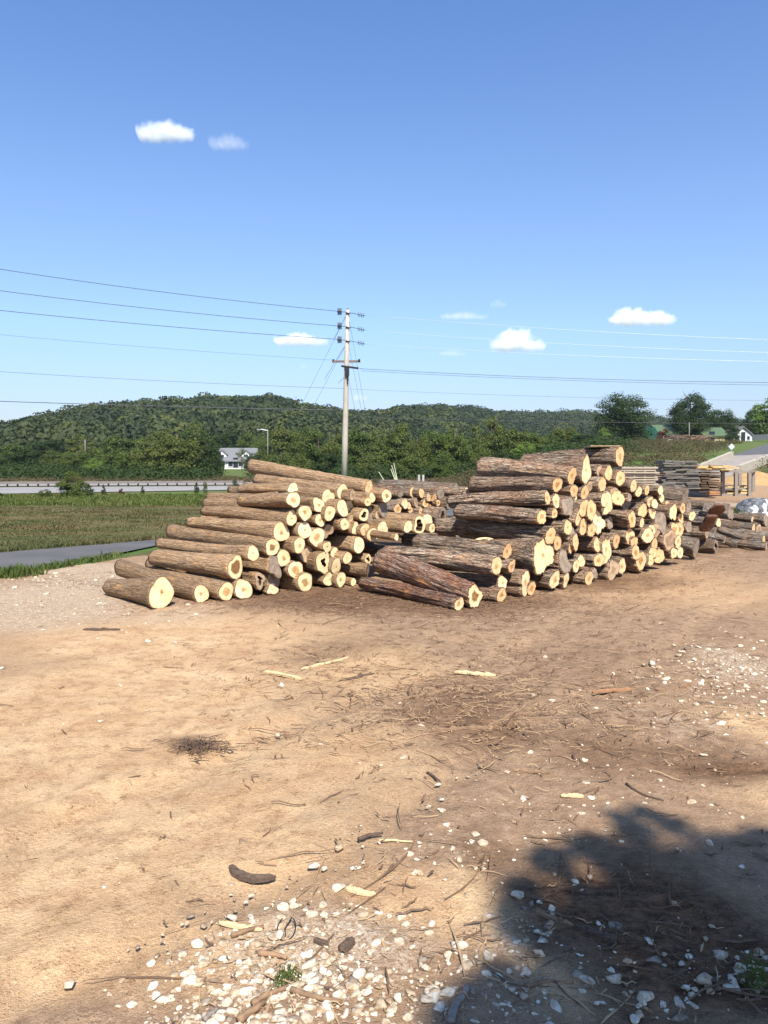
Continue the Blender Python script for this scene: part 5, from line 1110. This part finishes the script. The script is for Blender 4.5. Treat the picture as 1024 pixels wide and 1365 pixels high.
# single pieces
def piece(kind, p0, p1, wpx, m, lab, bow=0., thick=.02, name='wood_strip', cat='wood strip', seed=0, lift=.0):
    a, b = gr(*p0), gr(*p1); L = np.linalg.norm(b - a); rg = np.random.default_rng(int(p0[0] * 7 + p0[1])); c0 = (a + b) / 2; base = np.array([c0[0], c0[1], tz(c0[0], c0[1])]); d = (b - a) / L; s = np.array([-d[1], d[0], 0]); W = wpx / F * c0[1] / 2
    n = 12; V = []
    for i in range(n):
        t = i / (n - 1) - .5; c = d * t * L + s * bow * L * (t * t - .12) + (a + b) / 2 - np.array([base[0], base[1], 0]); z = tz(base[0] + c[0], base[1] + c[1]) - base[2] + lift * (1 - 2 * abs(t)) + .003
        w_ = W * (1 - (abs(t) * 2) ** 6 * (.75 if t > 0 else .45)) * (1 + .07 * rg.normal()); e = .006 * rg.normal()
        for (u, h) in ((-1, 0), (-.9, thick * .8), (-.3, thick + e), (.35, thick * .9 - e), (.95, thick * .6), (1, 0)): V.append((c[0] + s[0] * u * w_, c[1] + s[1] * u * w_, z + h * (1 if abs(t) < .49 else .6)))
    k = 6; Fq = [(i * k + q, i * k + q + 1, (i + 1) * k + q + 1, (i + 1) * k + q) for i in range(n - 1) for q in range(k - 1)] + [tuple(range(k))[::-1], tuple((n - 1) * k + q for q in range(k))]
    o = link(name, mesh(name, V, Fq, [m]), None, base); return tag(o, lab, cat, 'loose pieces of wood on the dirt')
def stick(p0, p1, rpx, m, lab, bow=.05, name='stick'):
    a, b = gr(*p0), gr(*p1); c0 = (a + b) / 2; base = np.array([c0[0], c0[1], tz(c0[0], c0[1])]); d = b - a; L = np.linalg.norm(d); s = np.array([-d[1], d[0], 0]) / L; r_ = rpx / F * c0[1] / 2; P = []
    for i in range(9):
        t = i / 8 - .5; c = (a + b) / 2 + d * t + s * bow * L * math.cos(t * PI) + s * .012 * L * math.sin(9 * t + p0[0]) + s * (.02 * L if i in (3, 4) else 0); P.append(np.array([c[0] - base[0], c[1] - base[1], tz(c[0], c[1]) - base[2] + r_ * .8]))
    o = MB().tube(P, [r_ * (1.0 - .05 * i + .12 * math.sin(i * 2.7 + p0[1])) for i in range(9)], 8).build(name, m, None, True, base); return tag(o, lab, 'stick', 'loose pieces of wood on the dirt')
DK = simple('dark_bark_piece', (.15, .10, .07), (.055, .038, .028), 12, .9, .8, .006, stretch=(3, 14, 14))
MIDW = simple('brown_wood_piece', (.30, .19, .11), (.15, .09, .05), 22, .9, .8, .006, stretch=(1, 1, 3))
piece('b', (303, 1163), (364, 1176), 15, DK, 'curved dark bark piece alone on the sand', .75, .035, 'bark_piece', 'bark')
piece('b', (461, 1186), (501, 1196), 11, WOODPALE, 'blond splinter beside the bright sand patch', .08, .018)
piece('b', (606, 897), (661, 901), 8, WOODPALE, 'straight blond strip on the brown litter below the shaggy log', .0, .03)
piece('b', (352, 897), (402, 907), 6, WOODPALE, 'lighter end of the long bent strip in mid-yard', .02, .03)
piece('b', (402, 893), (465, 878), 5, WOODPALE, 'thin pale strip rising away from the long bent strip', .04, .02)
piece('b', (575, 974), (655, 972), 9, MIDW, 'long flat strip lying across the litter, lower of a crossed pair', .03, .03)
piece('b', (652, 968), (718, 936), 9, MIDW, 'flat strip meeting the long one end to end at an angle', .03, .03)
piece('b', (680, 1025), (735, 1029), 7, MIDW, 'short brown strip below the crossed pair', .0, .02)
piece('b', (748, 1062), (778, 1064), 7, WOODPALE, 'tiny blond chip at the top edge of the tree shade', .0, .018)
piece('b', (876, 922), (922, 911), 12, MIDW, 'grey-brown bark slice at the far side of the yard', .1, .03, 'bark_piece', 'bark')
piece('b', (790, 925), (842, 921), 8, simple('orange_splint', (.34, .18, .09), (.24, .12, .06)), 'orange-brown splinter in the litter beyond the crossed strips', .02, .03)
piece('b', (530, 934), (600, 920), 7, MIDW, 'brown strip pointing at the crossed pair from the lane side', .02, .02)
piece('b', (111, 840), (160, 841), 5, DK, 'narrow dark bark sliver on the gravel below the lowest log', .05, .03, 'bark_piece', 'bark')
piece('b', (452, 908), (500, 898), 5, DK, 'narrow dark strip in mid-yard', .02, .02, 'bark_piece', 'bark')
piece('b', (292, 1233), (350, 1243), 8, WOODPALE, 'pale flat splinter above the white stones', .02, .015)
piece('b', (455, 1270), (470, 1255), 16, DK, 'stubby dark bark chip among the white stones', .1, .03, 'bark_piece', 'bark')
piece('b', (419, 1257), (438, 1263), 9, DK, 'small dark bark flake beside the stubby chip', .0, .02, 'bark_piece', 'bark')
piece('b', (715, 1215), (765, 1235), 0.1 + 8, MIDW, 'brown strip in the tree shade near its sunny gap', .03, .02)
piece('b', (770, 1236), (822, 1256), 12, DK, 'dark bark strip in the middle of the tree shade', .05, .03, 'bark_piece', 'bark')
stick((308, 1250), (352, 1240), 8, MIDW, 'brown stick just under the pale flat splinter', .03)
stick((345, 1273), (382, 1280), 9, simple('orange_stick', (.4, .24, .13), (.22, .13, .08)), 'short rounded stick with an orange end on the stones')
stick((336, 1338), (385, 1318), 10, MIDW, 'pale brown stick low on the white stones, pointing at the green sprig')
stick((388, 1322), (455, 1338), 9, MIDW, 'long stick beside the green sprig', -.05)
stick((318, 1362), (352, 1338), 13, MIDW, 'thick stick leaving the frame among the white stones', .0)
stick((272, 1364), (290, 1345), 9, WOODGREY, 'grey stick end at the bottom of the frame', .0)
stick((478, 1122), (510, 1112), 6, DK, 'dark twig in front of the blond strip in mid-yard', .05)
stick((505, 1122), (550, 1124), 4, WOODPALE, 'blond thin twig right beside the dark twig', .0)
stick((835, 1045), (885, 1068), 4, DK, 'thin curved twig above the tree shade', -.12)
stick((570, 1032), (588, 1045), 4, DK, 'fine dark twig below the crossed strips', .03)
stick((600, 1365), (625, 1320), 12, WOODGREY, 'grey stick in the shade at the bottom of the frame', .03)
stick((700, 1315), (765, 1310), 7, MIDW, 'brown stick lying in the dappled shade', .05)
# black loop of wire
m = MB(); c = gr(382, 1243); P = []
for i in range(22):
    a = i / 21 * 5.2 + 2.2; P.append((math.cos(a) * .048, math.sin(a) * .075, .012 + .02 * math.sin(a) + tz(c[0], c[1])))
P += [(P[-1][0] - .03, P[-1][1] - .06, .006 + tz(c[0], c[1])), (P[-1][0] - .02, P[-1][1] - .12, .006 + tz(c[0], c[1]))]
o = m.tube(P, .0035, 6).build('wire_loop', simple('black_rubber', (.03, .03, .03), (.02, .02, .02), 5, .5), None, True, (c[0], c[1], 0)); tag(o, 'thin black loop of cord lying on the white stones', 'cord')
# larger single stones
RK = [(633, 1114, 12, 'white rock at the edge of the soil, paired with a flat one'), (643, 1127, 17, 'flat pale rock next to the rounder white rock'), (921, 1069, 12, 'white rock above the far end of the tree shade'), (880, 1040, 8, 'small white stone between the curved twig and the lone rock'), (416, 1222, 17, 'largest rounded white stone above the black cord'), (432, 1223, 12, 'round stone touching the largest rounded one'),
      (470, 1315, 18, 'squarish tan rock in the lower stones'), (492, 1303, 14, 'tan rock beside the squarish one'), (330, 1285, 16, 'white lump in the middle of the gravel'), (590, 1082, 8, 'small white pebble in mid-yard'), (568, 1288, 12, 'white stone close to the edge of the shade'), (690, 1195, 20, 'grey-white rock inside the edge of the tree shade'), (720, 1272, 18, 'flat grey rock in the shade'),
      (820, 1305, 20, 'grey rock deep in the shade'), (860, 1330, 22, 'broad flat rock in the dappled shade near the frame bottom'), (928, 940, 9, 'white stone by the gravel patch at the far side'), (540, 1232, 12, 'stone between blond splinter and bright sand'), (985, 1290, 16, 'grey stone at the shaded frame edge'), (375, 1350, 16, 'white stone at the bottom of the frame by the sticks'), (262, 1330, 9, 'white stone at the gravel edge toward the sand')]
for i, (px, py, d, lab) in enumerate(RK):
    c = gr(px, py); s = d / F * c[1] / 2; V0, F0 = IC2; V = V0 * (1 + .3 * noise(V0[:, 0] * 1.2 + i * 5, V0[:, 1] * 1.2, V0[:, 2] * 1.2, 9) + .08 * noise(V0[:, 0] * 4 + i, V0[:, 1] * 4, V0[:, 2] * 4, 9))[:, None]
    rr_ = np.random.default_rng(i)
    for _ in range(6):
        c_ = rr_.normal(size=3); c_ /= np.linalg.norm(c_); e = np.maximum(V @ c_ - .6, 0); V = V - e[:, None] * c_
    V = V * np.array([1.05, .9, .6]) * s * 1.1; o = link('rock', mesh('rock', V, F0, [STONE]), None, (c[0], c[1], tz(c[0], c[1]) + s * .25)); tag(o, lab, 'rock', 'single rocks on the dirt')
# green sprigs
for (px, py, n, r_, h, lab) in ((382, 1306, 60, .06, .05, 'green sprig growing between the white stones'), (1012, 1318, 120, .09, .12, 'dark green weed in the shade at the frame edge'), (268, 998, 0, .1, .05, '')):
    if not n: continue
    c = gr(px, py); q = rg.normal(0, r_ * .5, (n, 2)); k_ = np.repeat(np.arange(n), 4); C = np.concatenate([q[k_] + rg.normal(0, .012, (len(k_), 2)), rg.uniform(.008, h, (len(k_), 1))], 1); N_ = rg.normal(size=(len(k_), 3)) + (0, 0, .6); N_ /= np.linalg.norm(N_, axis=1)[:, None]
    V, Fq = leaf_quads(C, N_, .009, rg, .45); o = link('weed_plant', mesh('weed_plant', V, Fq, [G_MID]), None, (c[0], c[1], tz(c[0], c[1]))); tag(o, lab, 'weed', 'green weeds in the dirt', 'stuff')
# dark clump of root fibres
c = gr(262, 999); m = MB()
for i in range(170):
    a = random.uniform(0, 6.28); p = np.array([random.gauss(0, .10), random.gauss(0, .07), random.uniform(0, .05)]); d = np.array([math.cos(a), math.sin(a), random.uniform(-.3, .6)]) * random.uniform(.02, .08); m.tube([p - d * .5, p + d * .5 + (0, 0, .01)], [.004, .002], 4)
o = m.build('bark_clump', DK, None, False, (c[0], c[1], tz(c[0], c[1]))); tag(o, 'small dark tangle of bark fibres on the sand', 'bark clump')

# ------------------------------------------------------------------ shade tree standing behind the viewer
SPOT = [(830, 1090, .12), (860, 1085, .10), (900, 1100, .14), (780, 1130, .12), (1015, 1120, .16), (700, 1190, .16), (735, 1150, .16), (800, 1135, .22), (850, 1110, .16), (870, 1160, .3), (930, 1140, .22), (985, 1140, .26), (1010, 1175, .35), (940, 1200, .42), (860, 1230, .4), (790, 1190, .18), (720, 1240, .28), (700, 1215, .2), (760, 1275, .22), (690, 1330, .25), (640, 1345, .2), (600, 1360, .14), (740, 1350, .2),
        (820, 1300, .18), (900, 1290, .22), (980, 1260, .38), (1030, 1220, .5), (1060, 1160, .45), (960, 1345, .18), (880, 1370, .35), (1040, 1320, .35), (650, 1400, .3), (760, 1420, .4), (880, 1440, .45), (1000, 1430, .45), (1100, 1260, .6), (1120, 1380, .6), (780, 1230, .3)]
def shade_tree():
    rg = np.random.default_rng(31); base = np.array([5.2, -10.2, 0]); C = []; N_ = []; m = MB(); cs = []
    m.tube([(0, 0, -.2), (.1, .1, 3), (-.05, .3, 6), (-.2, .8, 9), (-.2, 1.2, 12.2)], [.32, .25, .2, .14, .05], 12)
    for (px, py, r_) in SPOT:
        r_ = r_ * .80; g = gr(px, py); h = rg.uniform(10.0, 13.5); p = g + SUN / SUN[2] * h; cs.append(p - base)
        n = int((360 * (r_ / .3) ** 2 + 50) * rg.uniform(.5, 1.2)); d = rg.normal(size=(n, 3)); d /= np.linalg.norm(d, axis=1)[:, None]; C.append(p + d * (r_ * 1.15 * rg.random(n) ** .42)[:, None]); nn = d * .5 + rg.normal(size=(n, 3)) + SUN * .8; N_.append(nn / np.linalg.norm(nn, axis=1)[:, None])
    for _ in range(46):   # the rest of the crown, away from the yard
        p = base + np.array([rg.normal(.8, 1.7), rg.normal(-1.2, 1.7), rg.uniform(8.4, 14.5)]); g = p - SUN / SUN[2] * p[2]
        if g[1] > 2.6 or (g[1] > 1.5 and g[0] < .6): continue
        n = 700; d = rg.normal(size=(n, 3)); d /= np.linalg.norm(d, axis=1)[:, None]; C.append(p + d * (.8 * rg.random(n) ** .42)[:, None]); nn = d + rg.normal(size=(n, 3)) * .6; N_.append(nn / np.linalg.norm(nn, axis=1)[:, None]); cs.append(p - base)
    C = np.concatenate(C) - base; N_ = np.concatenate(N_); V, Fq = leaf_quads(C, N_, .062, rg, .6)
    r = empty('shade_tree', base); tag(r, 'leafy tree behind the viewer casting the dappled shade on the dirt', 'tree')
    link('crown', mesh('crown', V, Fq, [G_MID]), r)
    for p in cs:
        a = np.array([-.15, .7, min(10., max(4.5, p[2] * .75))]); m.tube([a, (a + p) / 2 + (0, 0, .12), p], [.05, .025, .008], 6)
    m.build('trunk', TRUNK, r, True)
shade_tree()
